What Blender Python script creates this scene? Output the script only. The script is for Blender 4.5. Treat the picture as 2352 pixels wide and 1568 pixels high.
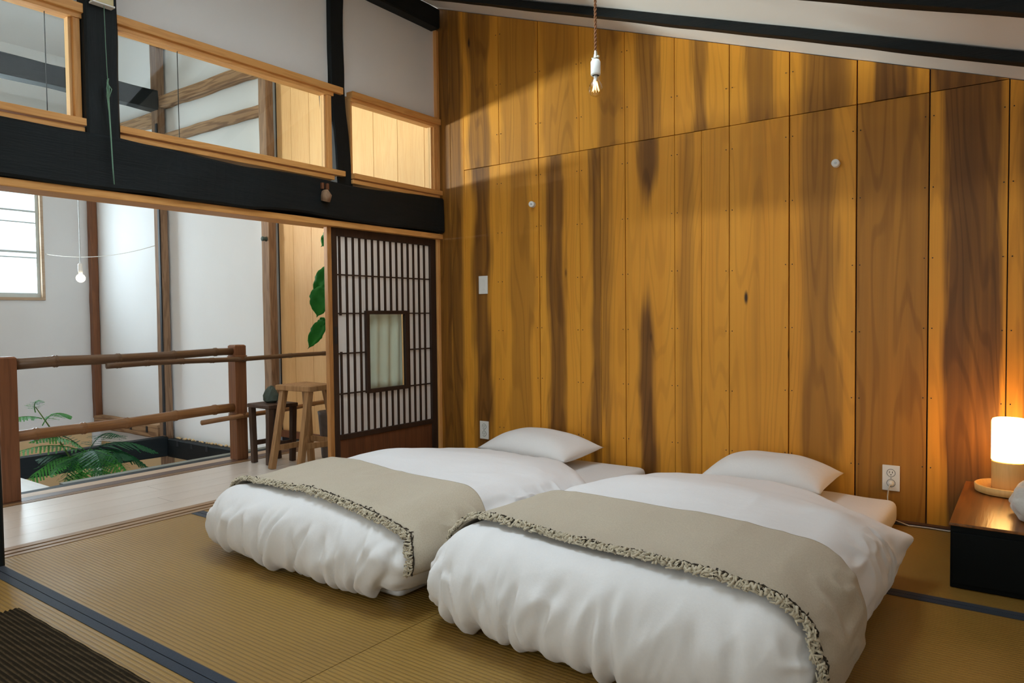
import bpy, bmesh, math, random
import numpy as np
from mathutils import Vector, Matrix

random.seed(7)
rng = np.random.RandomState(7)
SC = bpy.context.scene
COL = SC.collection
for o in list(bpy.data.objects):
    bpy.data.objects.remove(o)

# ------------------------------------------------------------------ camera, sky, lights, exposure
cam_data = bpy.data.cameras.new('camera')
cam = bpy.data.objects.new('camera', cam_data)
COL.objects.link(cam)
YAW, PITCH, ROLL, FPX = -0.629590180, -0.0344397338, -0.0104742585, 1644.902982
fw = Vector((math.sin(YAW)*math.cos(PITCH), math.cos(YAW)*math.cos(PITCH), math.sin(PITCH)))
rt = fw.cross(Vector((0, 0, 1))).normalized()
up = rt.cross(fw)
rt2 = rt*math.cos(ROLL) + up*math.sin(ROLL)
up2 = up*math.cos(ROLL) - rt*math.sin(ROLL)
cam.matrix_world = Matrix(((rt2.x, up2.x, -fw.x, 3.2570), (rt2.y, up2.y, -fw.y, -3.6528), (rt2.z, up2.z, -fw.z, 0.9470), (0, 0, 0, 1)))
cam_data.sensor_fit = 'HORIZONTAL'
cam_data.sensor_width = 36.0
cam_data.lens = FPX/2352*36.0
cam_data.clip_start = 0.02
SC.camera = cam

W = bpy.data.worlds.new('overcast_sky')
SC.world = W
W.use_nodes = True
bg = W.node_tree.nodes['Background']
bg.inputs[0].default_value = (0.72, 0.86, 1.0, 1)
bg.inputs[1].default_value = 1.6


def area(name, loc, size, energy, color, rot, spread=math.pi):
    l = bpy.data.lights.new(name, 'AREA')
    l.shape = 'RECTANGLE'
    l.size, l.size_y = size
    l.energy = energy
    l.color = color
    o = bpy.data.objects.new(name, l)
    o.location = loc
    o.rotation_euler = rot
    l.spread = spread
    COL.objects.link(o)
    return o


R90 = math.pi/2
# daylight arriving at the windows (just outside openings; the skylight one is added fill)
area('daylight_atrium_window', (-5.22, -1.22, 1.80), (1.38, 1.25), 76, (0.78, 0.89, 1.0), (0, -R90, 0))
area('daylight_landing_window', (-5.17, -4.0, 1.32), (0.58, 1.4), 950, (1.0, 0.97, 0.93), (0, -R90, 0))
area('daylight_room_window', (2.0, -5.42, 1.08), (2.5, 1.05), 27, (1.0, 0.97, 0.92), (R90, 0, 0))
area('fill_added_skylight', (1.45, -1.70, 3.55), (1.1, 1.1), 48, (0.80, 0.88, 1.0), (0, 0, 0))  # made-up fill lamp above the beds

VS = SC.view_settings
VS.view_transform = 'Standard'
VS.look = 'None'
VS.gamma = 1.0
VS.use_curve_mapping = False
VS.exposure = 0.14
SC.cycles.max_bounces = 10
SC.cycles.diffuse_bounces = 6
SC.cycles.transparent_max_bounces = 16
SC.cycles.sample_clamp_indirect = 6.0
SC.cycles.use_denoising = True

# ------------------------------------------------------------------ node helpers
def srgb(r, g, b):
    f = lambda c: (c/255/12.92) if c/255 <= 0.04045 else ((c/255+0.055)/1.055)**2.4
    return (f(r), f(g), f(b), 1)


class NT:
    def __init__(self, name):
        self.m = bpy.data.materials.new(name)
        self.m.use_nodes = True
        self.t = self.m.node_tree
        self.t.nodes.clear()
        self.out = self.t.nodes.new('ShaderNodeOutputMaterial')

    def n(self, typ, **kw):
        nd = self.t.nodes.new(typ)
        for k, v in kw.items():
            setattr(nd, k, v)
        return nd

    def l(self, a, b):
        self.t.links.new(a, b)

    def put(self, sock, v):
        if hasattr(v, 'is_output'):
            self.l(v, sock)
        else:
            sock.default_value = v

    def math(self, op, a, b=0.0, c=0.0, clamp=False):
        nd = self.n('ShaderNodeMath', operation=op, use_clamp=clamp)
        self.put(nd.inputs[0], a)
        self.put(nd.inputs[1], b)
        self.put(nd.inputs[2], c)
        return nd.outputs[0]

    def mix(self, f, a, b):
        nd = self.n('ShaderNodeMix', data_type='RGBA')
        self.put(nd.inputs[0], f)
        self.put(nd.inputs[6], a)
        self.put(nd.inputs[7], b)
        return nd.outputs[2]

    def ramp(self, v, lo, hi, a=0.0, b=1.0):
        nd = self.n('ShaderNodeMapRange', interpolation_type='SMOOTHSTEP')
        self.put(nd.inputs[0], v)
        for i, q in enumerate((lo, hi, a, b)):
            self.put(nd.inputs[i+1], q)
        return nd.outputs[0]

    def coord(self, scale=(1, 1, 1), off=None, kind='Object'):
        tc = self.n('ShaderNodeTexCoord')
        mp = self.n('ShaderNodeMapping')
        self.l(tc.outputs[kind], mp.inputs[0])
        mp.inputs['Scale'].default_value = scale
        if off is not None:
            self.put(mp.inputs['Location'], off)
        return mp.outputs[0]

    def noise(self, vec, scale=1.0, detail=3, rough=0.5):
        nd = self.n('ShaderNodeTexNoise')
        self.l(vec, nd.inputs['Vector'])
        nd.inputs['Scale'].default_value = scale
        nd.inputs['Detail'].default_value = detail
        nd.inputs['Roughness'].default_value = rough
        return nd.outputs[0]

    def rand(self):
        return self.n('ShaderNodeObjectInfo').outputs['Random']

    def attr(self, name):
        return self.n('ShaderNodeAttribute', attribute_type='OBJECT', attribute_name=name).outputs['Fac']

    def bsdf(self, col, rough=0.6, spec=0.5, bump=None, bs=0.2, bd=0.01, **kw):
        p = self.n('ShaderNodeBsdfPrincipled')
        self.put(p.inputs['Base Color'], col)
        self.put(p.inputs['Roughness'], rough)
        self.put(p.inputs['Specular IOR Level'], spec)
        for k, v in kw.items():
            self.put(p.inputs[k.replace('_', ' ')], v)
        if bump is not None:
            b = self.n('ShaderNodeBump')
            b.inputs['Strength'].default_value = bs
            b.inputs['Distance'].default_value = bd
            self.l(bump, b.inputs['Height'])
            self.l(b.outputs[0], p.inputs['Normal'])
        self.l(p.outputs[0], self.out.inputs[0])
        return p


def mat_plain(name, col, rough=0.6, spec=0.5, nscale=30, namp=0.12, bs=0.1, bd=0.004, **kw):
    t = NT(name)
    v = t.coord()
    nz = t.noise(v, nscale, 4)
    dk = tuple(c*(1-namp) for c in col[:3]) + (1,)
    lt = tuple(min(1, c*(1+namp)) for c in col[:3]) + (1,)
    t.bsdf(t.mix(nz, dk, lt), rough, spec, nz, bs, bd, **kw)
    return t.m


def mat_wood(name, light, dark, axis=2, rough=0.5, spec=0.4, ring=26.0, contrast=1.0, bs=0.15):
    """long-grain wood: fibres run along the given local axis"""
    t = NT(name)
    s = [1, 1, 1]
    s[axis] = 0.07
    rnd = t.rand()
    comb = t.n('ShaderNodeCombineXYZ')
    for i in range(3):
        t.put(comb.inputs[i], t.math('MULTIPLY', rnd, 7.0 + 3*i))
    v = t.coord(tuple(s), comb.outputs[0])
    n1 = t.noise(v, ring*0.55, 3)
    w = t.math('SINE', t.math('MULTIPLY', n1, 42.0))
    w = t.ramp(w, -0.6, 1.0)
    fine = t.noise(v, ring*9, 2)
    big = t.noise(v, ring*0.18, 2)
    f = t.math('ADD', t.math('MULTIPLY', w, 0.30*contrast), t.math('MULTIPLY', fine, 0.35))
    f = t.math('ADD', f, t.math('MULTIPLY', t.math('SUBTRACT', big, 0.5), 1.1*contrast), clamp=True)
    col = t.mix(f, light, dark)
    t.bsdf(col, rough, spec, fine, bs, 0.002)
    return t.m


def mat_plank():
    """cedar wall board: yellow sapwood edges, brown heart; each board carries its own heart position"""
    t = NT('cedar_board')
    tc = t.n('ShaderNodeTexCoord')
    sx = t.n('ShaderNodeSeparateXYZ')
    t.l(tc.outputs['Object'], sx.inputs[0])
    hc, hw, hd, sd, hv = [t.attr(a) for a in ('heart_centre', 'heart_width', 'heart_depth', 'board_seed', 'heart_waver')]
    off = t.n('ShaderNodeCombineXYZ')
    for i in range(3):
        t.put(off.inputs[i], t.math('MULTIPLY', sd, 13.7 + 5.1*i))
    vz = t.coord((0.6, 1, 1.35), off.outputs[0])
    wob = t.math('SUBTRACT', t.noise(vz, 1.0, 3, 0.55), 0.5)
    xw = t.math('ADD', sx.outputs[0], t.math('MULTIPLY', wob, 0.07))
    vz2 = t.coord((0.01, 1, 1.0), off.outputs[0])
    wv = t.math('SUBTRACT', t.noise(vz2, 1.9, 1), 0.5)
    half = t.math('MULTIPLY', hw, t.math('ADD', 0.5, t.math('MULTIPLY', wv, hv)))
    pinch = t.attr('heart_pinch')
    half = t.math('MULTIPLY', half, t.ramp(t.math('ABSOLUTE', t.math('SUBTRACT', sx.outputs[2], pinch)), 0.10, 0.50, 0.03, 1.0))
    d = t.math('SUBTRACT', t.math('ABSOLUTE', t.math('SUBTRACT', xw, hc)), half)
    stk = t.noise(t.coord((1.0, 1, 0.03), off.outputs[0]), 30, 3)
    d = t.math('ADD', d, t.math('MULTIPLY', t.math('SUBTRACT', stk, 0.5), 0.09))
    heart = t.math('MULTIPLY', t.ramp(d, 0.018, -0.036), hd, clamp=True)
    heart = t.math('MULTIPLY', heart, t.math('ADD', 0.62, t.math('MULTIPLY', stk, 0.72)), clamp=True)
    # cathedral grain
    gv = t.coord((1.0, 1, 0.10), off.outputs[0])
    gn = t.noise(gv, 4.5, 2, 0.45)
    rings = t.math('ADD', t.math('MULTIPLY', gn, 95.0), t.math('MULTIPLY', sx.outputs[0], 70.0))
    rg = t.ramp(t.math('SINE', rings), 0.25, 1.0)
    fv = t.coord((1.0, 1, 0.02), off.outputs[0])
    fine = t.noise(fv, 170, 2)
    streak = t.noise(fv, 22, 3)
    sap = t.mix(streak, srgb(230, 164, 58), srgb(208, 136, 38))
    hrt = t.mix(streak, srgb(136, 88, 34), srgb(98, 64, 27))
    col = t.mix(heart, sap, hrt)
    g = t.math('ADD', t.math('MULTIPLY', rg, t.math('ADD', 0.16, t.math('MULTIPLY', heart, 0.22))), t.math('MULTIPLY', t.math('SUBTRACT', fine, 0.4), 0.22), clamp=True)
    dkn = t.n('ShaderNodeMix', data_type='RGBA', blend_type='MULTIPLY')
    dkn.inputs[0].default_value = 1.0
    t.l(col, dkn.inputs[6])
    t.l(t.mix(g, (1, 1, 1, 1), (0.36, 0.28, 0.22, 1)), dkn.inputs[7])
    # knots
    vo = t.n('ShaderNodeTexVoronoi')
    t.l(t.coord((5.5, 1, 1.6), off.outputs[0]), vo.inputs['Vector'])
    vo.inputs['Scale'].default_value = 1.0
    kn = t.math('MULTIPLY', t.ramp(vo.outputs['Distance'], 0.075, 0.02), t.ramp(wob, 0.03, 0.09))
    col2 = t.mix(kn, dkn.outputs[2], srgb(58, 36, 20))
    t.bsdf(col2, t.math('ADD', 0.42, t.math('MULTIPLY', fine, 0.12)), 0.28, fine, 0.12, 0.002)
    return t.m


def mat_plaster(name, col):
    t = NT(name)
    v = t.coord()
    a = t.noise(v, 2.2, 4)
    b = t.noise(v, 85, 3)
    c = t.mix(a, tuple(x*0.93 for x in col[:3]) + (1,), col)
    t.bsdf(c, 0.9, 0.15, b, 0.15, 0.003)
    return t.m


def mat_tatami():
    t = NT('tatami_rush')
    tc = t.n('ShaderNodeTexCoord')
    sx = t.n('ShaderNodeSeparateXYZ')
    t.l(tc.outputs['Object'], sx.inputs[0])
    y = t.math('MULTIPLY', sx.outputs[1], 2*math.pi/0.0150)
    rib = t.ramp(t.math('SINE', y), -0.95, 0.35)
    x = t.math('MULTIPLY', sx.outputs[0], 2*math.pi/0.0042)
    alt = t.math('SINE', t.math('ADD', x, t.math('MULTIPLY', t.math('FLOOR', t.math('DIVIDE', sx.outputs[1], 0.0150)), math.pi)))
    h = t.math('ADD', rib, t.math('MULTIPLY', alt, 0.16))
    nz = t.noise(t.coord((14, 260, 1)), 1.0, 3)
    nb = t.noise(t.coord((1, 1, 1)), 1.7, 3)
    c = t.mix(nz, srgb(146, 112, 48), srgb(170, 134, 62))
    c = t.mix(t.math('MULTIPLY', nb, 0.6), c, srgb(122, 90, 40))
    c = t.mix(t.ramp(rib, 0.7, 0.0, 0.0, 0.45), c, srgb(88, 62, 26))
    t.bsdf(c, 0.42, 0.36, h, 0.45, 0.0014)
    return t.m


def mat_cloth(name, c1, c2, weave=900, rough=0.95, bs=0.25, wrinkle=0.0):
    t = NT(name)
    v = t.coord()
    a = t.noise(v, weave*0.35, 3, 0.7)
    b = t.noise(v, 5, 3)
    col = t.mix(a, c1, c2)
    p = t.bsdf(col, rough, 0.1, t.math('ADD', a, t.math('MULTIPLY', b, 0.5)), bs, 0.0012, Sheen_Weight=0.15)
    if wrinkle:
        w1 = t.noise(v, 9, 2, 0.45)
        w2 = t.noise(v, 22, 2, 0.45)
        rd = t.math('ADD', t.math('ABSOLUTE', t.math('SUBTRACT', w1, 0.5)), t.math('MULTIPLY', t.math('ABSOLUTE', t.math('SUBTRACT', w2, 0.5)), 0.35))
        b2 = t.n('ShaderNodeBump')
        b2.inputs['Strength'].default_value = wrinkle
        b2.inputs['Distance'].default_value = 0.022
        t.l(rd, b2.inputs['Height'])
        b1_ = p.inputs['Normal'].links[0].from_node
        t.l(b2.outputs[0], b1_.inputs['Normal'])
    return t.m


def mat_glass(name, tint=(0.95, 0.98, 0.97, 1), refl=1.0):
    t = NT(name)
    fr = t.n('ShaderNodeFresnel')
    fr.inputs[0].default_value = 1.45
    tr = t.n('ShaderNodeBsdfTransparent')
    tr.inputs[0].default_value = tint
    gl = t.n('ShaderNodeBsdfGlossy')
    gl.inputs['Roughness'].default_value = 0.02
    mx = t.n('ShaderNodeMixShader')
    gm = t.n('ShaderNodeNewGeometry')
    front_face = t.math('SUBTRACT', 1.0, gm.outputs['Backfacing'])
    t.l(t.math('MULTIPLY', t.math('MULTIPLY', fr.outputs[0], refl), front_face), mx.inputs[0])
    t.l(tr.outputs[0], mx.inputs[1])
    t.l(gl.outputs[0], mx.inputs[2])
    t.l(mx.outputs[0], t.out.inputs[0])
    return t.m


def mat_emit(name, col, strength, base=(0.9, 0.85, 0.75, 1)):
    t = NT(name)
    nz = t.noise(t.coord(), 3, 1)
    t.bsdf(t.mix(nz, base, base), 0.5, 0.3, Emission_Color=col, Emission_Strength=strength)
    return t.m


def mat_rug():
    t = NT('brown_jute')
    tc = t.n('ShaderNodeTexCoord')
    sx = t.n('ShaderNodeSeparateXYZ')
    t.l(tc.outputs['Object'], sx.inputs[0])
    nz = t.noise(t.coord((60, 200, 1)), 1.0, 3, 0.7)
    rib = t.ramp(t.math('SINE', t.math('MULTIPLY', t.math('ADD', sx.outputs[1], t.math('MULTIPLY', nz, 0.004)), 2*math.pi/0.01365)), -0.8, 0.7)
    c = t.mix(nz, srgb(100, 84, 60), srgb(58, 47, 33))
    c = t.mix(t.math('SUBTRACT', 1.0, rib), c, srgb(40, 33, 24))
    t.bsdf(c, 1.0, 0.05, t.math('ADD', nz, rib), 0.8, 0.003)
    return t.m


M = {}
M['plank'] = mat_plank()
M['plaster'] = mat_plaster('white_plaster', (0.81, 0.815, 0.81, 1))
M['plaster_ceiling'] = mat_plaster('ceiling_plaster', (0.83, 0.83, 0.82, 1))
M['clay'] = mat_plaster('clay_wall', srgb(214, 184, 140))
M['black'] = mat_wood('smoked_black_timber', (0.0028, 0.0062, 0.0075, 1), (0.009, 0.0115, 0.012, 1), 1, 0.62, 0.25, 20, 0.8, 0.5)
M['black_z'] = mat_wood('smoked_black_post', (0.0028, 0.0062, 0.0075, 1), (0.008, 0.0105, 0.011, 1), 2, 0.62, 0.25, 20, 0.8, 0.5)
M['black_x'] = mat_wood('smoked_black_rafter', (0.0028, 0.0062, 0.0075, 1), (0.013, 0.011, 0.0095, 1), 0, 0.62, 0.25, 20, 0.8, 0.5)
M['pine_y'] = mat_wood('new_pine_along', srgb(222, 164, 96), srgb(186, 124, 58), 1, 0.5, 0.35, 40)
M['pine_z'] = mat_wood('new_pine_upright', srgb(220, 162, 96), srgb(186, 124, 60), 2, 0.5, 0.35, 40)
M['pale_z'] = mat_wood('pale_board', srgb(216, 174, 120), srgb(196, 146, 90), 2, 0.55, 0.3, 40, 0.7)
M['jamb_z'] = mat_wood('aged_pine_jamb', srgb(186, 132, 74), srgb(136, 86, 44), 2, 0.5, 0.35, 40)
M['old_z'] = mat_wood('weathered_post', srgb(150, 120, 94), srgb(92, 66, 48), 2, 0.7, 0.2, 30, 1.2)
M['old_x'] = mat_wood('weathered_beam', srgb(176, 140, 104), srgb(96, 66, 46), 0, 0.75, 0.2, 22, 1.5)
M['brown_z'] = mat_wood('brown_post', srgb(134, 88, 58), srgb(94, 58, 38), 2, 0.5, 0.35, 26)
M['door_dark'] = mat_wood('dark_lattice_wood', srgb(58, 40, 30), srgb(34, 24, 19), 2, 0.55, 0.3, 30)
M['door_panel'] = mat_wood('dark_door_panel', srgb(112, 68, 42), srgb(72, 42, 26), 2, 0.5, 0.35, 22)
M['floor_y'] = mat_wood('veranda_board', srgb(198, 188, 178), srgb(178, 164, 150), 1, 0.30, 0.6, 46, 0.5, 0.08)
M['sill_y'] = mat_wood('worn_sill', srgb(150, 118, 84), srgb(108, 80, 54), 1, 0.42, 0.5, 30)
M['sill_dark'] = mat_wood('dark_sill', srgb(92, 60, 42), srgb(62, 40, 28), 1, 0.45, 0.4, 30)
M['sill_pale'] = mat_wood('pale_sill', srgb(196, 172, 146), srgb(170, 142, 112), 1, 0.5, 0.4, 30)
M['bamboo'] = mat_wood('smoked_bamboo', srgb(104, 78, 56), srgb(68, 48, 36), 1, 0.4, 0.45, 30, 0.9)
M['bamboo_lt'] = mat_wood('honey_bamboo', srgb(146, 104, 64), srgb(104, 68, 40), 1, 0.4, 0.45, 30, 0.9)
M['stool_lt'] = mat_wood('worn_stool_wood', srgb(168, 128, 86), srgb(112, 78, 46), 2, 0.6, 0.3, 30, 1.2)
M['stool_dk'] = mat_wood('dark_stool_wood', srgb(74, 54, 42), srgb(44, 31, 25), 2, 0.6, 0.3, 30)
M['tatami'] = mat_tatami()
M['heri'] = mat_cloth('navy_border_cloth', srgb(30, 46, 64), srgb(18, 30, 46), 500, 0.6, 0.4)
M['linen'] = mat_cloth('white_cotton', (0.81, 0.80, 0.80, 1), (0.75, 0.74, 0.745, 1), 420, wrinkle=0.10)
M['sheet'] = mat_cloth('white_sheet', (0.80, 0.785, 0.775, 1), (0.74, 0.725, 0.715, 1), 420, wrinkle=0.16)
M['wool'] = mat_cloth('oatmeal_wool', srgb(204, 193, 174), srgb(166, 154, 134), 620, 1.0, 0.6)
M['fringe'] = mat_cloth('fringe_yarn', srgb(226, 216, 194), srgb(150, 136, 110), 260, 1.0, 0.4)
M['fringe_dark'] = mat_cloth('fringe_cord', srgb(70, 60, 46), srgb(38, 32, 26), 260, 1.0, 0.4)
M['rug'] = mat_rug()
M['ceramic'] = mat_plain('white_ceramic', (0.82, 0.82, 0.80, 1), 0.25, 0.5, 20, 0.03)
M['plastic'] = mat_plain('white_plastic', (0.78, 0.77, 0.73, 1), 0.4, 0.5, 20, 0.03)
M['cream_plastic'] = mat_plain('aged_plastic', srgb(206, 190, 140), 0.45, 0.5, 20, 0.06)
M['slot'] = mat_plain('dark_slot', (0.02, 0.02, 0.022, 1), 0.6, 0.3)
M['brass'] = mat_plain('nickel_brass', (0.6, 0.57, 0.47, 1), 0.3, 0.5, 60, 0.1, Metallic=1.0)
M['steel'] = mat_plain('grey_steel', (0.35, 0.36, 0.36, 1), 0.4, 0.5, 60, 0.1, Metallic=0.9)
M['cord'] = mat_plain('copper_cord', srgb(128, 84, 52), 0.7, 0.3, 300, 0.3)
M['cord_white'] = mat_plain('pale_cord', srgb(206, 200, 188), 0.6, 0.3, 100, 0.1)
M['cord_black'] = mat_plain('black_cord', (0.02, 0.02, 0.02, 1), 0.5, 0.4, 100, 0.1)
M['green_cord'] = mat_plain('green_cord', srgb(116, 152, 130), 0.8, 0.2, 400, 0.3)
M['glass'] = mat_glass('window_glass')
M['bulb_glass'] = mat_glass('bulb_glass', (0.97, 0.96, 0.94, 1), 2.2)
M['filament'] = mat_emit('hot_filament', (1.0, 0.62, 0.22, 1), 3.0)
M['globe'] = mat_emit('glowing_globe', (1.0, 0.82, 0.55, 1), 9.0)
M['shade'] = mat_emit('glowing_opal_shade', (1.0, 0.52, 0.15, 1), 15.0)
M['lamp_wood'] = mat_wood('pale_lamp_wood', srgb(232, 190, 120), srgb(206, 156, 86), 2, 0.45, 0.4, 30, 0.6)
M['cab_top'] = mat_wood('oak_top', srgb(150, 92, 36), srgb(78, 44, 18), 1, 0.30, 0.5, 16, 1.3, 0.2)
M['cab_black'] = mat_plain('black_lacquer', (0.003, 0.0042, 0.0042, 1), 0.6, 0.12, 12, 0.2)
M['towel'] = mat_cloth('white_terry', (0.72, 0.71, 0.68, 1), (0.55, 0.54, 0.51, 1), 420, 1.0, 0.9)
M['steel_green'] = mat_plain('hazed_sash', srgb(196, 206, 206), 0.5, 0.4, 30, 0.06)  # pale tone carries the haze at the window in its colour
M['curtain'] = mat_plain('cream_curtain', srgb(214, 214, 196), 0.9, 0.1, 30, 0.05)
M['vase'] = mat_plain('grey_bamboo_vase', srgb(104, 92, 86), 0.7, 0.3, 30, 0.25)
M['rock'] = mat_plain('grey_stone', srgb(74, 84, 78), 0.85, 0.2, 22, 0.4, 0.8, 0.01)
M['soil'] = mat_plain('earth_floor', srgb(132, 104, 74), 0.95, 0.1, 6, 0.25)
M['ledge'] = mat_plain('grey_green_ledge', srgb(126, 130, 122), 0.6, 0.3, 14, 0.12)
M['landing'] = mat_wood('bleached_boards', srgb(204, 206, 206), srgb(176, 176, 176), 0, 0.4, 0.5, 30, 0.6)
M['stem'] = mat_plain('green_stem', srgb(96, 118, 60), 0.6, 0.3, 40, 0.2)


def mat_paper():
    t = NT('shoji_paper')
    nz = t.noise(t.coord(), 40, 4)
    p = t.n('ShaderNodeBsdfDiffuse')
    t.l(t.mix(nz, (0.80, 0.77, 0.74, 1), (0.86, 0.83, 0.80, 1)), p.inputs[0])
    tl = t.n('ShaderNodeBsdfTranslucent')
    tl.inputs[0].default_value = (0.70, 0.66, 0.62, 1)
    mx = t.n('ShaderNodeMixShader')
    mx.inputs[0].default_value = 0.45
    t.l(p.outputs[0], mx.inputs[1])
    t.l(tl.outputs[0], mx.inputs[2])
    t.l(mx.outputs[0], t.out.inputs[0])
    return t.m


def mat_leaf(name, c1, c2):
    t = NT(name)
    nz = t.noise(t.coord(), 12, 3)
    col = t.mix(nz, c1, c2)
    p = t.n('ShaderNodeBsdfPrincipled')
    t.l(col, p.inputs['Base Color'])
    p.inputs['Roughness'].default_value = 0.5
    p.inputs['Specular IOR Level'].default_value = 0.3
    tl = t.n('ShaderNodeBsdfTranslucent')
    t.l(col, tl.inputs[0])
    mx = t.n('ShaderNodeMixShader')
    mx.inputs[0].default_value = 0.4
    t.l(p.outputs[0], mx.inputs[1])
    t.l(tl.outputs[0], mx.inputs[2])
    t.l(mx.outputs[0], t.out.inputs[0])
    return t.m


M['paper'] = mat_paper()
M['fern'] = mat_leaf('fern_green', srgb(44, 132, 62), srgb(92, 168, 70))
M['fern_dark'] = mat_leaf('fern_deep_green', srgb(16, 74, 48), srgb(30, 98, 50))
M['leaf'] = mat_leaf('broad_leaf_green', srgb(22, 104, 38), srgb(50, 140, 44))

# ------------------------------------------------------------------ mesh helpers
ORG = {}


class MB:
    def __init__(self):
        self.v, self.f = [], []

    def add(self, vs, fs):
        b = len(self.v)
        self.v += [tuple(p) for p in vs]
        self.f += [tuple(i+b for i in f) for f in fs]
        return self

    def box(self, a, b):
        x0, y0, z0 = a
        x1, y1, z1 = b
        return self.add([(x0, y0, z0), (x1, y0, z0), (x1, y1, z0), (x0, y1, z0), (x0, y0, z1), (x1, y0, z1), (x1, y1, z1), (x0, y1, z1)],
                        [(0, 3, 2, 1), (4, 5, 6, 7), (0, 1, 5, 4), (1, 2, 6, 5), (2, 3, 7, 6), (3, 0, 4, 7)])

    def hexa(self, p):
        """8 points: bottom ring then top ring, counter-clockwise seen from above"""
        return self.add(p, [(0, 3, 2, 1), (4, 5, 6, 7), (0, 1, 5, 4), (1, 2, 6, 5), (2, 3, 7, 6), (3, 0, 4, 7)])

    def bar(self, p, q, w, h, upv=(0, 0, 1), w2=None, h2=None):
        p, q = Vector(p), Vector(q)
        d = (q-p).normalized()
        s = d.cross(Vector(upv))
        if s.length < 1e-4:
            s = d.cross(Vector((0, 1, 0)))
        s.normalize()
        u = s.cross(d)
        w2, h2 = w2 or w, h2 or h
        r = lambda c, a, b: [c-s*a/2-u*b/2, c+s*a/2-u*b/2, c+s*a/2+u*b/2, c-s*a/2+u*b/2]
        return self.add(r(p, w, h)+r(q, w2, h2), [(3, 2, 1, 0), (4, 5, 6, 7), (0, 1, 5, 4), (1, 2, 6, 5), (2, 3, 7, 6), (3, 0, 4, 7)])

    def tube(self, pts, rad, seg=10, cap=True):
        pts = [Vector(p) for p in pts]
        if not hasattr(rad, '__len__'):
            rad = [rad]*len(pts)
        n = len(pts)
        vs, fs = [], []
        prev = None
        for i, p in enumerate(pts):
            d = (pts[min(i+1, n-1)]-pts[max(i-1, 0)]).normalized()
            if prev is None:
                a = d.cross(Vector((0, 0, 1)))
                if a.length < 0.05:
                    a = d.cross(Vector((0, 1, 0)))
            else:
                a = prev-d*prev.dot(d)
            a.normalize()
            prev = a
            b = d.cross(a)
            for k in range(seg):
                t = 2*math.pi*k/seg
                vs.append(p+(a*math.cos(t)+b*math.sin(t))*rad[i])
        for i in range(n-1):
            for k in range(seg):
                k2 = (k+1) % seg
                fs.append((i*seg+k, i*seg+k2, (i+1)*seg+k2, (i+1)*seg+k))
        if cap:
            fs.append(tuple(range(seg-1, -1, -1)))
            fs.append(tuple((n-1)*seg+k for k in range(seg)))
        return self.add(vs, fs)

    def lathe(self, prof, c, seg=32):
        """profile of (radius, z) turned about the vertical through c"""
        vs, fs = [], []
        n = len(prof)
        for r, z in prof:
            for k in range(seg):
                t = 2*math.pi*k/seg
                vs.append((c[0]+r*math.cos(t), c[1]+r*math.sin(t), c[2]+z))
        for i in range(n-1):
            for k in range(seg):
                k2 = (k+1) % seg
                fs.append((i*seg+k, i*seg+k2, (i+1)*seg+k2, (i+1)*seg+k))
        if prof[0][0] > 1e-6:
            fs.append(tuple(range(seg-1, -1, -1)))
        if prof[-1][0] > 1e-6:
            fs.append(tuple((n-1)*seg+k for k in range(seg)))
        return self.add(vs, fs)

    def build(self, name, mat, parent=None, smooth=False, bevel=0.0, seg=2, origin=None):
        arr = np.array(self.v, dtype=float)
        if origin is None:
            origin = (arr.min(0)+arr.max(0))/2
            if parent is None:
                origin[2] = arr[:, 2].min()
        origin = np.array(origin, dtype=float)
        me = bpy.data.meshes.new(name)
        me.from_pydata([tuple(p) for p in (arr-origin)], [], self.f)
        me.validate()
        bm = bmesh.new()
        bm.from_mesh(me)
        bmesh.ops.remove_doubles(bm, verts=bm.verts, dist=1e-6)
        bmesh.ops.recalc_face_normals(bm, faces=bm.faces)
        bm.to_mesh(me)
        bm.free()
        me.materials.append(mat)
        if smooth:
            for p in me.polygons:
                p.use_smooth = True
        o = bpy.data.objects.new(name, me)
        COL.objects.link(o)
        ORG[o] = origin
        if parent is not None:
            o.parent = parent
            o.location = origin-ORG[parent]
        else:
            o.location = origin
        if bevel:
            md = o.modifiers.new('bevel', 'BEVEL')
            md.width = bevel
            md.segments = seg
            md.limit_method = 'ANGLE'
            if not smooth:
                for p in me.polygons:
                    p.use_smooth = False
        return o


def thing(name, label, cat, loc, group=None):
    o = bpy.data.objects.new(name, None)
    o.empty_display_size = 0.05
    o.location = loc
    COL.objects.link(o)
    ORG[o] = np.array(loc, dtype=float)
    return tag(o, label, cat, group)


def tag(o, label, cat, group=None):
    o['label'] = label
    o['category'] = cat
    if group:
        o['group'] = group
    return o


def struct(o, label=None):
    o['kind'] = 'structure'
    if label:
        o['label'] = label
    return o


def box(name, a, b, mat, parent=None, bevel=0.0):
    return MB().box(a, b).build(name, mat, parent, bevel=bevel)


# numpy value noise
def _h(ix, iy, iz, s):
    v = np.sin(ix*127.1+iy*311.7+iz*74.7+s*53.3)*43758.5453
    return v-np.floor(v)


def vnoise(p, scale, s=0.0):
    q = np.asarray(p)*scale
    i = np.floor(q)
    f = q-i
    f = f*f*(3-2*f)
    r = 0
    for dx in (0, 1):
        for dy in (0, 1):
            for dz in (0, 1):
                w = (f[:, 0] if dx else 1-f[:, 0])*(f[:, 1] if dy else 1-f[:, 1])*(f[:, 2] if dz else 1-f[:, 2])
                r = r+w*_h(i[:, 0]+dx, i[:, 1]+dy, i[:, 2]+dz, s)
    return r-0.5


def sstep(x, a, b):
    t = np.clip((x-a)/(b-a), 0, 1)
    return t*t*(3-2*t)


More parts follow.
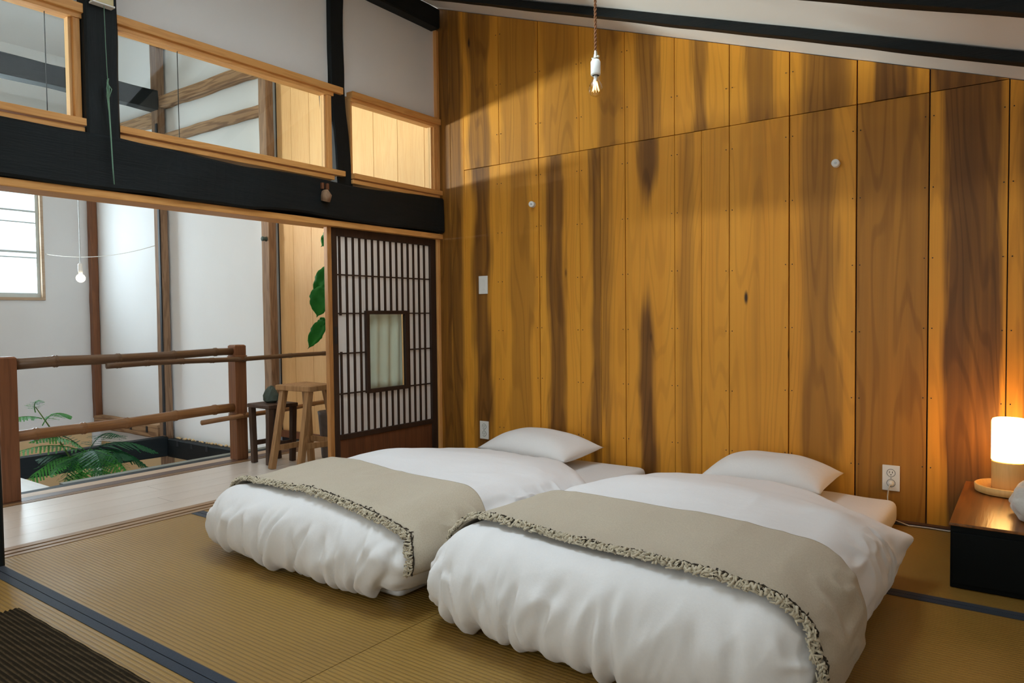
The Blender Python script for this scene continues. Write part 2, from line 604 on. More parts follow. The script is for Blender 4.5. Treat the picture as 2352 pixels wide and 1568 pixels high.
# hewn timber: a long box with softened corners and an uneven surface
def timber(name, p, q, w, h, mat, parent=None, n=40, rough=0.006, upv=(0, 0, 1), seed=1, widths=None, ch=0.12):
    p, q = Vector(p), Vector(q)
    d = (q-p).normalized()
    s = d.cross(Vector(upv)).normalized()
    u = s.cross(d)
    prof = []
    c = ch
    for a, b in ((-1, -1+c), (-1+c, -1), (0, -1), (1-c, -1), (1, -1+c), (1, 0), (1, 1-c), (1-c, 1), (0, 1), (-1+c, 1), (-1, 1-c), (-1, 0)):
        prof.append((a, b))
    vs, fs = [], []
    m = len(prof)
    for i in range(n+1):
        t = i/n
        c0 = p.lerp(q, t)
        ws, hs, so, uo = (w, h, 0, 0) if widths is None else widths(t)
        for a, b in prof:
            vs.append(c0+s*(a*ws/2+so)+u*(b*hs/2+uo))
    arr = np.array([tuple(v) for v in vs])
    ax = np.array(s)
    au = np.array(u)
    arr = arr+ax*(vnoise(arr*np.array([1, 1, 1]), 5, seed)*rough*2)[:, None]+au*(vnoise(arr, 6, seed+3)*rough*2)[:, None]
    for i in range(n):
        for k in range(m):
            k2 = (k+1) % m
            fs.append((i*m+k, i*m+k2, (i+1)*m+k2, (i+1)*m+k))
    fs.append(tuple(range(m-1, -1, -1)))
    fs.append(tuple(n*m+k for k in range(m)))
    mb = MB()
    mb.add(arr, fs)
    return mb.build(name, mat, parent)


# ------------------------------------------------------------------ the setting
def zc(x):          # underside of the room ceiling
    return 3.016-0.3475*x


YF = -5.3           # wall behind the camera
XR = 4.6            # low wall on the right
# subfloor and tatami
floor = struct(box('floor', (-1.42, YF, -0.16), (XR, 0.0, -0.05), M['sill_dark']))
rows = [(-0.985+0.029, -0.045), (-1.742, -0.956), (-2.628, -1.742), (-3.46, -2.628), (-4.3, -3.46), (YF, -4.3)]
colsx = [(-0.068, 1.724), (1.724, 3.46), (3.46, XR)]
for (ya, yb) in rows:
    for (xa, xb) in colsx:
        mat_o = box('tatami_mat', (xa+0.0012, ya+0.0015, -0.05), (xb-0.0012, yb-0.0015, 0.0), M['tatami'], floor)
        for yy in (ya+0.0015, yb-0.0315):
            box('border', (xa+0.0014, yy, -0.03), (xb-0.0014, yy+0.030, 0.0018), M['heri'], mat_o)
# grooved sill between tatami and veranda
sill_in = struct(box('trim_1', (-0.215, YF, -0.05), (-0.07, -0.02, -0.009), M['sill_dark']))
for xa, xb in ((-0.213, -0.168), (-0.152, -0.118), (-0.102, -0.0715)):
    box('sill_rail', (xa, YF, -0.010), (xb, -0.02, 0.002), M['sill_y'], sill_in, 0.001)
# veranda boards
ver = struct(box('floor_veranda', (-0.985, YF, -0.05), (-0.216, -0.02, -0.022), M['sill_dark']))
bx = [-0.984, -0.832, -0.678, -0.526, -0.372, -0.2165]
ends = {0: [-2.9], 1: [-1.6], 2: [-2.62, -0.9], 3: [-1.7], 4: [-1.36, -3.3]}
for i in range(5):
    ys = [YF]+sorted(ends[i])+[-0.03]
    for a, b in zip(ys[:-1], ys[1:]):
        box('floor_board', (bx[i]+0.0008, a+0.0008, -0.022), (bx[i+1]-0.0008, b-0.0008, 0.0), M['floor_y'], ver)
# outer sill that carries the railing
sill_out = struct(box('trim_2', (-1.226, YF, -0.06), (-0.985, -0.02, -0.010), M['sill_dark']))
for xa, xb, m in ((-1.022, -1.012, 'sill_y'), (-1.004, -0.994, 'sill_y'), (-1.040, -1.030, 'sill_y'), (-1.128, -1.046, 'sill_dark'), (-1.226, -1.131, 'sill_pale')):
    box('sill_strip', (xa, YF, -0.011), (xb, -0.02, 0.001), M[m], sill_out)
tb = timber('floor_beam', (-1.270, YF, -0.087), (-1.270, -0.02, -0.087), 0.078, 0.17, M['black'], None, 60, 0.003, seed=4)
tag(tb, 'black timber edge beam along the stairwell below the railing', 'beam')
lg = struct(box('trim_3', (-1.378, -1.84, -0.06), (-1.314, -0.02, -0.003), M['ledge']), 'grey ledge along the open edge of the stairwell')

# landing of bleached boards on the far side of the well
ld = struct(box('floor_landing', (-3.39, YF, -0.12), (-1.375, -1.85, -0.065), M['sill_dark']))
yy = -1.85
while yy > -3.2:
    box('landing_board', (-3.388, yy-0.158, -0.065), (-1.376, yy-0.001, -0.038), M['landing'], ld)
    yy -= 0.16
box('landing_board', (-3.388, YF, -0.065), (-1.376, yy, -0.038), M['landing'], ld)
struct(box('floor_atrium', (-5.1, YF, -2.6), (-1.0, 0.3, -2.5), M['soil']))

# the cedar wall: backing with boards as pieces
wb = MB()
wb.add([(-0.0, 0.022, -0.05), (XR, 0.022, -0.05), (XR, 0.022, zc(XR)+0.1), (0.0, 0.022, zc(0)+0.1),
        (-0.0, 0.12, -0.05), (XR, 0.12, -0.05), (XR, 0.12, zc(XR)+0.1), (0.0, 0.12, zc(0)+0.1)],
       [(0, 1, 2, 3), (5, 4, 7, 6), (0, 4, 5, 1), (1, 5, 6, 2), (2, 6, 7, 3), (3, 7, 4, 0)])
wall_back = struct(wb.build('wall_back', M['slot']))
ZJ = 1.912


def board(xa, xb, z0, z1a, z1b, hc, hw, hd, seed, hv=0.7, gl=0.0012, gr=0.0012):
    """z1a / z1b: top at left / right edge; hc, hw as fractions of the board width"""
    xa, xb = xa+gl, xb-gr
    mb = MB()
    fr = 0.0+0.0012*math.sin(seed*37.0)
    mb.hexa([(xa, fr, z0), (xb, fr, z0), (xb, 0.021, z0), (xa, 0.021, z0), (xa, fr, z1a), (xb, fr, z1b), (xb, 0.021, z1b), (xa, 0.021, z1a)])
    o = mb.build('wall_board', M['plank'], wall_back, bevel=0.0012, seg=1)
    w = xb-xa
    o['heart_centre'] = (hc-0.5)*w
    o['heart_width'] = hw*w
    o['heart_depth'] = hd
    o['board_seed'] = seed
    o['heart_waver'] = hv
    o['heart_pinch'] = 0.36 if abs(seed-.53) < 1e-6 else 9.0
    return o


X = [0.0, 0.105, 0.221, 0.511, 0.809, 1.097, 1.393, 1.688, 1.986, 2.283, 2.585, 2.878, 3.166, 3.46, 3.76, 4.06, 4.36, XR]
G = {0.221: .001, 0.511: .001, 0.809: .0022, 1.097: .0012, 1.393: .0016, 1.688: .0012, 1.986: .0016, 2.283: .0026, 2.585: .003, 2.878: .003, 3.166: .0022}
low = [  # xa, xb, heart centre, width, depth, seed, waver
    (0.0, 0.105, .5, 1.4, .95, .11, .2), (0.105, 0.221, .3, 1.2, .9, .17, .3),
    (0.221, 0.511, .48, .55, .95, .23, .5), (0.511, 0.809, .55, .62, .45, .31, .7), (0.809, 1.097, .40, .50, .95, .37, .4),
    (1.097, 1.236, .75, .75, .85, .43, .7), (1.236, 1.393, .2, .6, .6, .47, 1.0), (1.393, 1.688, .47, .40, 1.0, .53, .5),
    (1.688, 1.838, .45, .6, .45, .59, .6), (1.838, 1.986, .5, .15, .2, .61, .5), (1.986, 2.283, .5, .24, .30, .67, 1.0),
    (2.283, 2.585, .47, .56, .62, .71, .8), (2.585, 2.878, .5, 1.4, .62, .73, .3), (2.878, 3.166, .58, .78, 1.4, .79, .3),
    (3.166, 3.46, .6, .9, 1.3, .83, .3), (3.46, 3.76, .5, .5, .6, .87, .5), (3.76, 4.06, .4, .5, .8, .89, .5), (4.06, 4.36, .5, .4, .6, .93, .5), (4.36, XR, .5, .5, .6, .97, .5)]
for xa, xb, hc, hw, hd, sd, hv in low:
    full = xa < 0.2
    za = (zc(xa) if full else min(ZJ, zc(xa)))-0.002
    zb = (zc(xb) if full else min(ZJ, zc(xb)))-0.002
    board(xa, xb, 0.0, za, zb, hc, hw, hd, sd, hv, G.get(xa, .001), G.get(xb, .001))
upr = [(0.221, 0.511, .45, .7, .8, .131, .5), (0.511, 0.809, .5, .9, .42, .171, .4), (0.809, 1.097, .5, .9, .4, .211, .4), (1.097, 1.393, .62, .5, .6, .251, .6),
       (1.393, 1.688, .45, .5, .75, .291, .5), (1.688, 1.986, .5, .42, .75, .331, .7), (1.986, 2.283, .5, .56, .75, .371, .4), (2.283, 2.585, .5, .64, .8, .411, .4),
       (2.585, 2.878, .5, .58, 1.1, .451, .4), (2.878, 3.166, .5, .9, 1.1, .491, .4)]
for xa, xb, hc, hw, hd, sd, hv in upr:
    board(xa, xb, ZJ+0.001, zc(xa)-0.004, max(zc(xb)-0.004, ZJ+0.002), hc, hw, hd, sd, hv, G.get(xa, .001), G.get(xb, .001))
# nail heads along the joints
nm = MB()
for xj in X[3:13]:
    for zz in np.arange(0.25, zc(xj)-0.1, 0.31):
        for dx in (-0.016, 0.016):
            nm.lathe([(0.0028, 0), (0.0028, 0.002), (0, 0.003)], (0, 0, 0), 6)
            vs = nm.v[-18:]
            nm.v[-18:] = [(xj+dx+a, -0.0015-c, zz+b+0.01*math.sin(xj*9)) for a, b, c in vs]
nails = nm.build('nail_heads', M['slot'], wall_back)
nails['kind'] = 'stuff'
# low kick strip at the foot of the wall
struct(box('baseboard_back', (0.0, -0.042, -0.05), (XR, -0.003, 0.004), M['sill_dark']))
# corner batten
struct(box('trim_4', (-0.012, -0.022, 1.745), (0.012, -0.002, 2.86), M['pine_z']))

# atrium walls
AT = 0.0
wa = MB()
wa.add([(-5.1, AT, -2.5), (-1.80, AT, -2.5), (-1.80, AT, zc(-1.8)), (-3.5, AT, 4.24), (-5.1, AT, 3.68),
        (-5.1, 0.12, -2.5), (-1.80, 0.12, -2.5), (-1.80, 0.12, zc(-1.8)), (-3.5, 0.12, 4.24), (-5.1, 0.12, 3.68)],
       [(0, 1, 2, 3, 4), (9, 8, 7, 6, 5), (0, 5, 6, 1), (1, 6, 7, 2), (2, 7, 8, 3), (3, 8, 9, 4), (4, 9, 5, 0)])
struct(wa.build('wall_atrium_back', M['plaster']))
ws = MB()
ws.add([(-1.80, 0.02, -2.5), (0.0, 0.02, -2.5), (0.0, 0.02, zc(0)), (-1.80, 0.02, zc(-1.8)),
        (-1.80, 0.12, -2.5), (0.0, 0.12, -2.5), (0.0, 0.12, zc(0)), (-1.80, 0.12, zc(-1.8))],
       [(0, 1, 2, 3), (5, 4, 7, 6), (0, 4, 5, 1), (1, 5, 6, 2), (2, 6, 7, 3), (3, 7, 4, 0)])
wpale = struct(ws.build('wall_veranda_end', M['slot']))
pb = [-1.76, -1.575, -1.35, -1.10, -0.87, -0.63, -0.387, -0.13, -0.012]
for a, b in zip(pb[:-1], pb[1:]):
    mb = MB()
    mb.hexa([(a+.0012, 0.0, 0.03), (b-.0012, 0.0, 0.03), (b-.0012, 0.019, 0.03), (a+.0012, 0.019, 0.03),
             (a+.0012, 0.0, zc(a)-.01), (b-.0012, 0.0, zc(b)-.01), (b-.0012, 0.019, zc(b)-.01), (a+.0012, 0.019, zc(a)-.01)])
    mb.build('wall_board', M['pale_z'], wpale, bevel=0.001, seg=1)
struct(box('baseboard_veranda', (-1.76, -0.03, -0.02), (-0.02, -0.001, 0.034), M['door_panel']))
# left atrium wall with two window openings
wl = MB()
wy = [(-0.5, -1.95)]
z0, z1 = 1.165, 2.45
XL = -5.0


def wallx(mb, ya, yb, za, zb):
    mb.box((XL-0.12, ya, za), (XL, yb, zb))


wallx(wl, -1.95, 0.0, -2.5, z0)
wallx(wl, -1.95, 0.0, z1, 3.72)
wallx(wl, -0.5, 0.0, z0, z1)
wallx(wl, -3.25, -1.95, -2.5, 3.72)
wallx(wl, -4.75, -3.25, -2.5, 1.02)
wallx(wl, -4.75, -3.25, 1.62, 3.72)
wallx(wl, YF, -4.75, -2.5, 3.72)
struct(wl.build('wall_atrium_left', M['plaster']))


def atrium_window(i, yr, yl):
    w = struct(MB().box((XL-0.115, yl+.001, z0+.001), (XL+0.02, yr-.001, z0+0.03)).box((XL-0.115, yl+.001, z1-0.03), (XL+0.02, yr-.001, z1-.001))
               .box((XL-0.115, yr-0.03, z0+0.03), (XL+0.02, yr-.001, z1-0.03)).box((XL-0.115, yl+.001, z0+0.03), (XL+0.02, yl+0.03, z1-0.03)).build('window_%d' % i, M['sill_pale'], bevel=0.003))
    hw = (yr-yl)/2
    for k in range(2):
        a, b = yr-0.03-k*(hw-.03), yr-hw-k*(hw-.03)
        xs = XL-0.035-0.03*k
        f = MB()
        f.box((xs-0.012, b, z0+.03), (xs+0.012, a, z0+0.075)).box((xs-0.012, b, z1-0.07), (xs+0.012, a, z1-.03))
        f.box((xs-0.012, a-0.030, z0+.075), (xs+0.012, a, z1-.07)).box((xs-0.012, b, z0+.075), (xs+0.012, b+0.030, z1-.07))
        fo = f.build('sash', M['steel_green'], w)
        for zz, hh in ((1.60, .012), (1.655, .022), (1.955, .012), (2.07, .018)):
            box('glazing_bar', (xs-0.009, b+0.03, zz-hh/2), (xs+0.009, a-0.03, zz+hh/2), M['steel_green'], fo)
        box('pane', (xs-0.002, b+0.03, z0+0.075), (xs+0.002, a-0.03, z1-0.07), M['glass'], fo)
    return w


atrium_window(1, *wy[0])
# unseen wall added above the landing, its low wide opening shaped to steer light
LW = (-2.20, -4.30, 1.38, 2.15)
wv = MB()
for ya, yb, za, zb in ((YF, -1.95, -0.04, LW[2]), (YF, -1.95, LW[3], zc(-3.6)-0.02), (LW[0], -1.95, LW[2], LW[3]), (YF, LW[1], LW[2], LW[3])):
    wv.box((-3.65, ya, za), (-3.565, yb, zb))
struct(wv.build('wall_added_landing', M['plaster']))
struct(box('wall_added_side', (-4.998, -2.08, -2.5), (-3.652, -1.952, 3.72), M['old_z']))  # added out of view to keep window light off the atrium wall
w2 = MB()
w2.box((-3.66, LW[1], LW[2]), (-3.555, LW[0], LW[2]+.02)).box((-3.66, LW[1], LW[3]-.02), (-3.555, LW[0], LW[3])).box((-3.66, LW[1], LW[2]+.02), (-3.555, LW[1]+.02, LW[3]-.02)).box((-3.66, LW[0]-.02, LW[2]+.02), (-3.555, LW[0], LW[3]-.02))
struct(w2.build('trim_7', M['pine_y']), 'pine lined opening, shaped to steer light, in the added landing wall')
FW = (-3.25, -4.75, 1.02, 1.62)
w2 = MB()
w2.box((XL-0.11, FW[1], FW[2]), (XL+.02, FW[0], FW[2]+.03)).box((XL-0.11, FW[1], FW[3]-.03), (XL+.02, FW[0], FW[3])).box((XL-0.11, FW[1], FW[2]+.03), (XL+.02, FW[1]+.03, FW[3]-.03)).box((XL-0.11, FW[0]-.03, FW[2]+.03), (XL+.02, FW[0], FW[3]-.03))
w2 = struct(w2.build('window_2', M['pine_y']))
box('pane', (XL-.06, FW[1]+.03, FW[2]+.03), (XL-.056, FW[0]-.03, FW[3]-.03), M['glass'], w2)
# remaining walls
struct(box('wall_atrium_front', (-5.1, YF-0.12, -2.5), (0.0, YF, 4.3), M['plaster']))
wf = MB()
wx0, wx1, wz0, wz1 = 0.75, 3.25, 0.55, 1.6
wf.box((0.0, YF-0.12, -0.05), (XR, YF, wz0)).box((0.0, YF-0.12, wz0), (wx0, YF, 3.1)).box((wx1, YF-0.12, wz0), (XR, YF, 2.1)).box((wx0, YF-0.12, wz1), (wx1, YF, 2.9))
struct(wf.build('wall_front', M['plaster']))
w3 = MB()
w3.box((wx0, YF-0.1, wz0), (wx0+.04, YF, wz1)).box((wx1-.04, YF-0.1, wz0), (wx1, YF, wz1)).box((wx0, YF-.1, wz0), (wx1, YF, wz0+.04)).box((wx0, YF-.1, wz1-.04), (wx1, YF, wz1)).box((1.98, YF-.1, wz0), (2.02, YF, wz1))
w3 = struct(w3.build('window_3', M['pine_z']))
box('pane', (wx0+.04, YF-.06, wz0+.04), (wx1-.04, YF-.056, wz1-.04), M['glass'], w3)
struct(box('wall_right', (XR, YF, -0.05), (XR+0.12, 0.1, zc(XR)+0.1), M['plaster']))

# ceilings
cm = MB()
SX0, SX1, SY0, SY1 = 0.88, 2.02, -2.28, -1.12       # well of the made-up skylight that lights the bed tops


def slab(mb, xa, xb, ya, yb):
    mb.hexa([(xa, ya, zc(xa)), (xb, ya, zc(xb)), (xb, yb, zc(xb)), (xa, yb, zc(xa)),
             (xa, ya, zc(xa)+.1), (xb, ya, zc(xb)+.1), (xb, yb, zc(xb)+.1), (xa, yb, zc(xa)+.1)])


slab(cm, -0.06, XR, SY1, 0.022)
slab(cm, -0.06, XR, YF, SY0)
slab(cm, -0.06, SX0, SY0, SY1)
slab(cm, SX1, XR, SY0, SY1)


def shaft(xa, xb, ya, yb):
    cm.hexa([(xa, ya, zc(xa)+.001), (xb, ya, zc(xb)+.001), (xb, yb, zc(xb)+.001), (xa, yb, zc(xa)+.001), (xa, ya, 3.50), (xb, ya, 3.50), (xb, yb, 3.50), (xa, yb, 3.50)])


shaft(SX0-.06, SX0, SY0-.06, SY1+.06)
shaft(SX1, SX1+.06, SY0-.06, SY1+.06)
shaft(SX0, SX1, SY0-.06, SY0)
shaft(SX0, SX1, SY1, SY1+.06)
struct(cm.build('ceiling', M['plaster_ceiling']))
w7 = struct(MB().box((SX0-.06, SY0-.06, 3.50), (SX0+.03, SY1+.06, 3.52)).box((SX1-.03, SY0-.06, 3.50), (SX1+.06, SY1+.06, 3.52)).box((SX0+.03, SY0-.06, 3.50), (SX1-.03, SY0+.03, 3.52)).box((SX0+.03, SY1-.03, 3.50), (SX1-.03, SY1+.06, 3.52)).build('window_7', M['pine_y']))  # frame of the added skylight, out of view over the beds
box('pane', (SX0+.03, SY0+.03, 3.508), (SX1-.03, SY1-.03, 3.512), M['glass'], w7)
cm = MB()
AX0, AX1, AY0, AY1 = -3.0, -1.9, -3.15, -1.95  # roof opening added to let sky light brighten the atrium
slab(cm, -3.5, -0.06, AY1, 0.1)
slab(cm, -3.5, -0.06, YF, AY0)
slab(cm, -3.5, AX0, AY0, AY1)
slab(cm, AX1, -0.06, AY0, AY1)
cm.hexa([(-5.15, YF, zc(-1.85)), (-3.5, YF, zc(-3.5)), (-3.5, 0.1, zc(-3.5)), (-5.15, 0.1, zc(-1.85)),
         (-5.15, YF, zc(-1.85)+.1), (-3.5, YF, zc(-3.5)+.1), (-3.5, 0.1, zc(-3.5)+.1), (-5.15, 0.1, zc(-1.85)+.1)])
struct(cm.build('ceiling_atrium', M['plaster_ceiling']))

# rafters under the room ceiling
for k, (ya, lb) in enumerate(((-0.385, 'black rafter under the sloping ceiling nearest the cedar wall'), (-0.93, 'black rafter at the top right corner of the ceiling'))):
    d = 0.026
    r = timber('rafter', (0.066, ya, zc(0.066)-d), (XR-0.01, ya, zc(XR-0.01)-d), 0.056, 0.040, M['black_x'], None, 60, 0.003, seed=20+k)
    tag(r, lb, 'rafter', 'rafters under the sloping ceiling')
# purlin along the top of the partition
pu = timber('purlin', (-0.01, YF, 2.925), (-0.01, -0.03, 2.925), 0.125, 0.125, M['black'], None, 50, 0.004, seed=9)
tag(pu, 'black purlin under the ceiling above the white partition panels', 'beam')

# ------------------------------------------------------------------ the partition
# big hewn beam
def bw(t):
    y = -4.4+t*(4.4-0.015)
    sag = -0.012*math.sin(math.pi*np.clip((y+3.0)/3.0, 0, 1))-0.004*math.sin(y*7)
    return 0.17+0.008*math.sin(y*3), 0.215+0.014*math.sin(y*2.3+1), 0, sag+0.002


beam = timber('wooden_beam', (-0.03, -4.4, 1.628), (-0.03, -0.015, 1.628), 0.17, 0.21, M['black'], None, 90, 0.008, seed=2, widths=bw, ch=0.10)
tag(beam, 'massive black hewn beam spanning the opening above the railing', 'beam')
box('light_seal_strip', (-0.085, -4.38, 1.508), (-0.055, -0.02, 1.57), M['black'], beam)  # hidden filler added to stop light leaking between beam and lintel
cab = MB()
cab.tube([(0.064, -1.02, 1.655), (0.075, -1.02, 1.63), (0.066, -1.02, 1.60)], [0.020, 0.030, 0.026], 14)
cab.build('peg', M['old_z'], beam, smooth=True)
MB().box((0.050, -1.045, 1.665), (0.072, -1.03, 1.70)).box((0.050, -1.012, 1.665), (0.072, -0.995, 1.70)).build('peg_cheek', M['door_panel'], beam, bevel=0.003)


def post(name, y0, y1, z0_, z1_, label, seed, wf_, xc=-0.025):
    yc = (y0+y1)/2
    o = timber(name, (xc, yc, z0_), (xc, yc, z1_), 0.12, y1-y0, M['black_z'], None, 40, 0.005, upv=(0, 1, 0), seed=seed, widths=wf_)
    return tag(o, label, 'post')


post('wooden_post', -2.245, -2.108, 1.735, 2.856, 'black square post carrying the beige pull switch', 5, lambda t: (0.13, 0.135, 0, 0))
post('wooden_post', -0.905, -0.775, 1.725, 2.856, 'curved black hewn post between the wide and the narrow transom windows', 6,
     lambda t: (0.12, 0.104+0.012*math.exp(-((t)/0.2)**2), 0, 0.022-0.042*min(1, t/0.5)), -0.058)
post('wooden_post', -2.72, -2.592, 0.0, 1.52, 'black post at the far left end of the opening', 8, lambda t: (0.12, 0.13, 0, 0))
# lintel with door jambs
lintel = tag(box('lintel', (-0.11, -4.4, 1.474), (0.032, -0.002, 1.507), M['pine_y'], bevel=0.003), 'thin pine lintel under the massive black beam', 'lintel')
jm = struct(box('trim_5', (-0.036, -0.955, 0.0), (-0.004, -0.925, 1.473), M['jamb_z'], bevel=0.003), 'pine jamb at the free edge of the sliding door')
struct(box('trim_6', (-0.05, -0.034, 0.0), (0.008, -0.004, 1.473), M['pine_z'], bevel=0.003), 'pine jamb between the sliding door and the cedar wall')
# plaster above the transoms
for k, (a, b) in enumerate(((-2.109, -0.90), (-0.79, -0.012), (-4.4, -2.243))):
    struct(box('wall_partition_%d' % (k+1), (-0.055, a, 2.25), (-0.025, b, 2.872), M['plaster']))
struct(box('wall_partition_4', (-0.055, YF, -0.05), (-0.0, -4.4, 2.98), M['plaster']))


def transom(i, y0, y1, label, seam=None, jl=True, jr=True, ext=0.0, extl=0.0):
    w = struct(MB().box((-0.055, y0-extl, 2.236), (0.028, y1+ext, 2.275)).build('window_%d' % i, M['pine_y'], bevel=0.003), label)
    box('head_strip', (-0.05, y0, 2.216), (0.012, y1-0.01, 2.236), M['pine_y'], w)
    box('sill', (-0.06, y0-extl, 1.767), (0.035, y1+ext, 1.797), M['pine_y'], w, 0.002)
    box('sill_rail', (-0.06, y0-extl, 1.738), (0.022, y1-0.02, 1.762), M['pine_y'], w, 0.002)
    if jr:
        box('jamb', (-0.05, y1-0.05, 1.797), (0.006, y1-0.022, 2.217), M['pine_z'], w, 0.002)
        box('stop', (-0.045, y1-0.062, 1.797), (-0.012, y1-0.0502, 2.217), M['pale_z'], w)
    if jl:
        box('jamb', (-0.05, y0, 1.797), (0.006, y0+0.012, 2.217), M['pine_z'], w, 0.002)
    ye = y1-0.062
    ys = [y0+0.012]+([seam] if seam else [])+[ye]
    for k in range(len(ys)-1):
        box('pane', (-0.03-0.006*k, ys[k], 1.797), (-0.026-0.006*k, ys[k+1], 2.217), M['glass'], w)
    if seam:
        box('pane_edge', (-0.0312, seam-0.0015, 1.797), (-0.0288, seam+0.0015, 2.217), M['slot'], w)
    return w


transom(4, -4.3, -2.225, 'pine framed transom window left of the black post', seam=-2.367, ext=0.03)
transom(5, -2.108, -0.893, 'wide pine framed transom window between two black posts', seam=-1.804, ext=0.050)
transom(6, -0.775, -0.002, 'narrow pine framed transom window next to the cedar wall')

# sliding lattice door
dx0, dx1 = -0.036, -0.006
door = thing('door_1', 'dark lattice sliding door with white paper and a small framed pane', 'door', (-0.02, -0.48, 0.0))
struct(door)
DY0, DY1 = -0.923, -0.036
for a, b in ((DY0, -0.884), (-0.088, DY1)):
    box('stile', (dx0, a, 0.004), (dx1, b, 1.472), M['door_dark'], door, 0.002)
box('top_rail', (dx0, -0.884, 1.426), (dx1, -0.088, 1.472), M['door_dark'], door, 0.002)
box('mid_rail', (dx0, -0.884, 0.236), (dx1, -0.088, 0.266), M['door_dark'], door, 0.002)
box('bottom_rail', (dx0, -0.884, 0.004), (dx1, -0.088, 0.04), M['door_dark'], door, 0.002)
for k in range(4):
    a = -0.884+k*0.199
    box('door_board', (dx0+0.008, a+0.001, 0.04), (dx1-0.008, a+0.198, 0.236), M['door_panel'], door)
py0, py1, pz0, pz1 = -0.648, -0.330, 0.512, 0.975
bars = [-0.884+0.030+0.0512*k for k in range(16)]
bars = [b for b in bars if b < -0.10][:15]
for k, b in enumerate(bars):
    if k == 0:
        segs = [(0.266, 0.752), (0.965, 1.426)]
    elif py0-0.02 < b < py1+0.02:
        segs = [(0.266, pz0-0.02), (pz1+0.018, 1.426)]
    else:
        segs = [(0.266, 1.426)]
    for a, c in segs:
        box('lattice_bar', (-0.0245, b-0.0068, a), (-0.0165, b+0.0068, c), M['door_dark'], door)
for zz in (0.505, 0.742, 0.977, 1.203):
    if pz0+0.02 < zz < pz1-0.02:
        for a, c in ((-0.884, py0-0.018), (py1+0.018, -0.088)):
            box('cross_bar', (-0.0235, a, zz-0.004), (-0.015, c, zz+0.004), M['door_dark'], door)
    else:
        box('cross_bar', (-0.0235, -0.884, zz-0.004), (-0.015, -0.088, zz+0.004), M['door_dark'], door)
pf = MB()
for a, b in (((-0.026, py0-.02, pz0-.02), (-0.004, py0+.006, pz1+.018)), ((-0.026, py1-.006, pz0-.02), (-0.004, py1+.02, pz1+.018)),
             ((-0.026, py0+.006, pz0-.02), (-0.004, py1-.006, pz0+.004)), ((-0.026, py0+.006, pz1-.004), (-0.004, py1-.006, pz1+.018))):
    pf.box(a, b)
pfo = pf.build('pane_frame', M['door_dark'], door, bevel=0.002)
box('pane', (-0.016, py0+.004, pz0+.002), (-0.013, py1-.004, pz1-.002), M['glass'], pfo)
cu = MB()
nn = 48
vs, fs = [], []
for i in range(nn+1):
    t = i/nn
    y = py0-0.012+t*(py1-py0+0.024)
    for j in range(9):
        z = pz0-0.015+(pz1-pz0+0.03)*j/8
        ph = t*24+0.6*math.sin(z*4)+0.25*j/8
        vs.append((-0.052+0.011*math.sin(ph)*(0.4+0.6*abs(math.sin(t*5+0.8))), y, z))
for i in range(nn):
    for j in range(8):
        fs.append((i*9+j, (i+1)*9+j, (i+1)*9+j+1, i*9+j+1))
cu.add(vs, fs)
cuo = cu.build('pane_curtain', M['curtain'], pfo, smooth=True)
md = cuo.modifiers.new('thick', 'SOLIDIFY')
md.thickness = 0.002
pp = MB()
for a, b, c, d in ((-0.884, py0-.02, 0.266, 1.426), (py1+.02, -0.088, 0.266, 1.426), (py0-.02, py1+.02, 0.266, pz0-.02), (py0-.02, py1+.02, pz1+.018, 1.426)):
    pp.box((-0.0275, a, c), (-0.0255, b, d))
pp.build('paper', M['paper'], door)
MB().lathe([(0.016, 0), (0.016, 0.004), (0.012, 0.003)], (0, 0, 0), 16).build('tmp', M['slot'])
bpy.data.objects.remove(bpy.data.objects['tmp'])
box('finger_pull', (dx1-0.002, -0.912, 0.80), (dx1+0.002, -0.896, 0.90), M['slot'], door)

# ------------------------------------------------------------------ atrium timbers
def T(name, p, q, w, h, m, label, cat='beam', seed=1, upv=(0, 0, 1), n=40, rough=0.004, ch=0.10):
    return tag(timber(name, p, q, w, h, M[m], None, n, rough, upv, seed, None, ch), label, cat)


T('wooden_post', (-3.50, -0.058, -2.498), (-3.50, -0.058, 4.10), 0.115, 0.075, 'old_z', 'weathered post in the middle of the white atrium wall', 'post', 31, (0, 1, 0), 60)
tag(box('conduit', (-3.465, -0.110, -0.15), (-3.435, -0.099, 2.8), M['slot']), 'black strip running up the middle atrium post', 'conduit')
T('wooden_post', (-1.815, -0.058, -2.498), (-1.815, -0.058, zc(-1.815)-.02), 0.10, 0.075, 'old_z', 'weathered post where the white wall meets the pale boards', 'post', 32, (0, 1, 0), 60)
T('wooden_post', (-4.955, -0.04, -0.10), (-4.955, -0.04, 3.6), 0.075, 0.07, 'brown_z', 'slim brown post in the far corner of the atrium', 'post', 33, (0, 1, 0), 50)
T('wooden_beam', (-3.43, -0.05, 3.005), (-1.87, -0.05, 3.005), 0.075, 0.105, 'old_x', 'weathered upper tie beam seen through the wide transom', 'beam', 34, rough=0.008)
T('wooden_beam', (-4.9, -0.05, 2.87), (-3.57, -0.05, 2.87), 0.075, 0.12, 'old_x', 'weathered tie beam left of the middle atrium post', 'beam', 35, rough=0.008)
T('wooden_beam', (-3.43, -0.03, 2.672), (-1.87, -0.03, 2.672), 0.045, 0.085, 'old_x', 'lower mortised tie beam seen through the wide transom', 'beam', 36)
T('wooden_beam', (-3.50, YF, 3.02), (-3.50, -0.09, 3.02), 0.13, 0.175, 'black', 'black cross beam high in the atrium behind the transom glass', 'beam', 37, n=70, rough=0.008)
T('wooden_beam', (-3.46, YF, -0.255), (-3.46, -0.09, -0.255), 0.10, 0.18, 'black', 'black floor beam crossing the stairwell behind the fern', 'beam', 38, n=70)
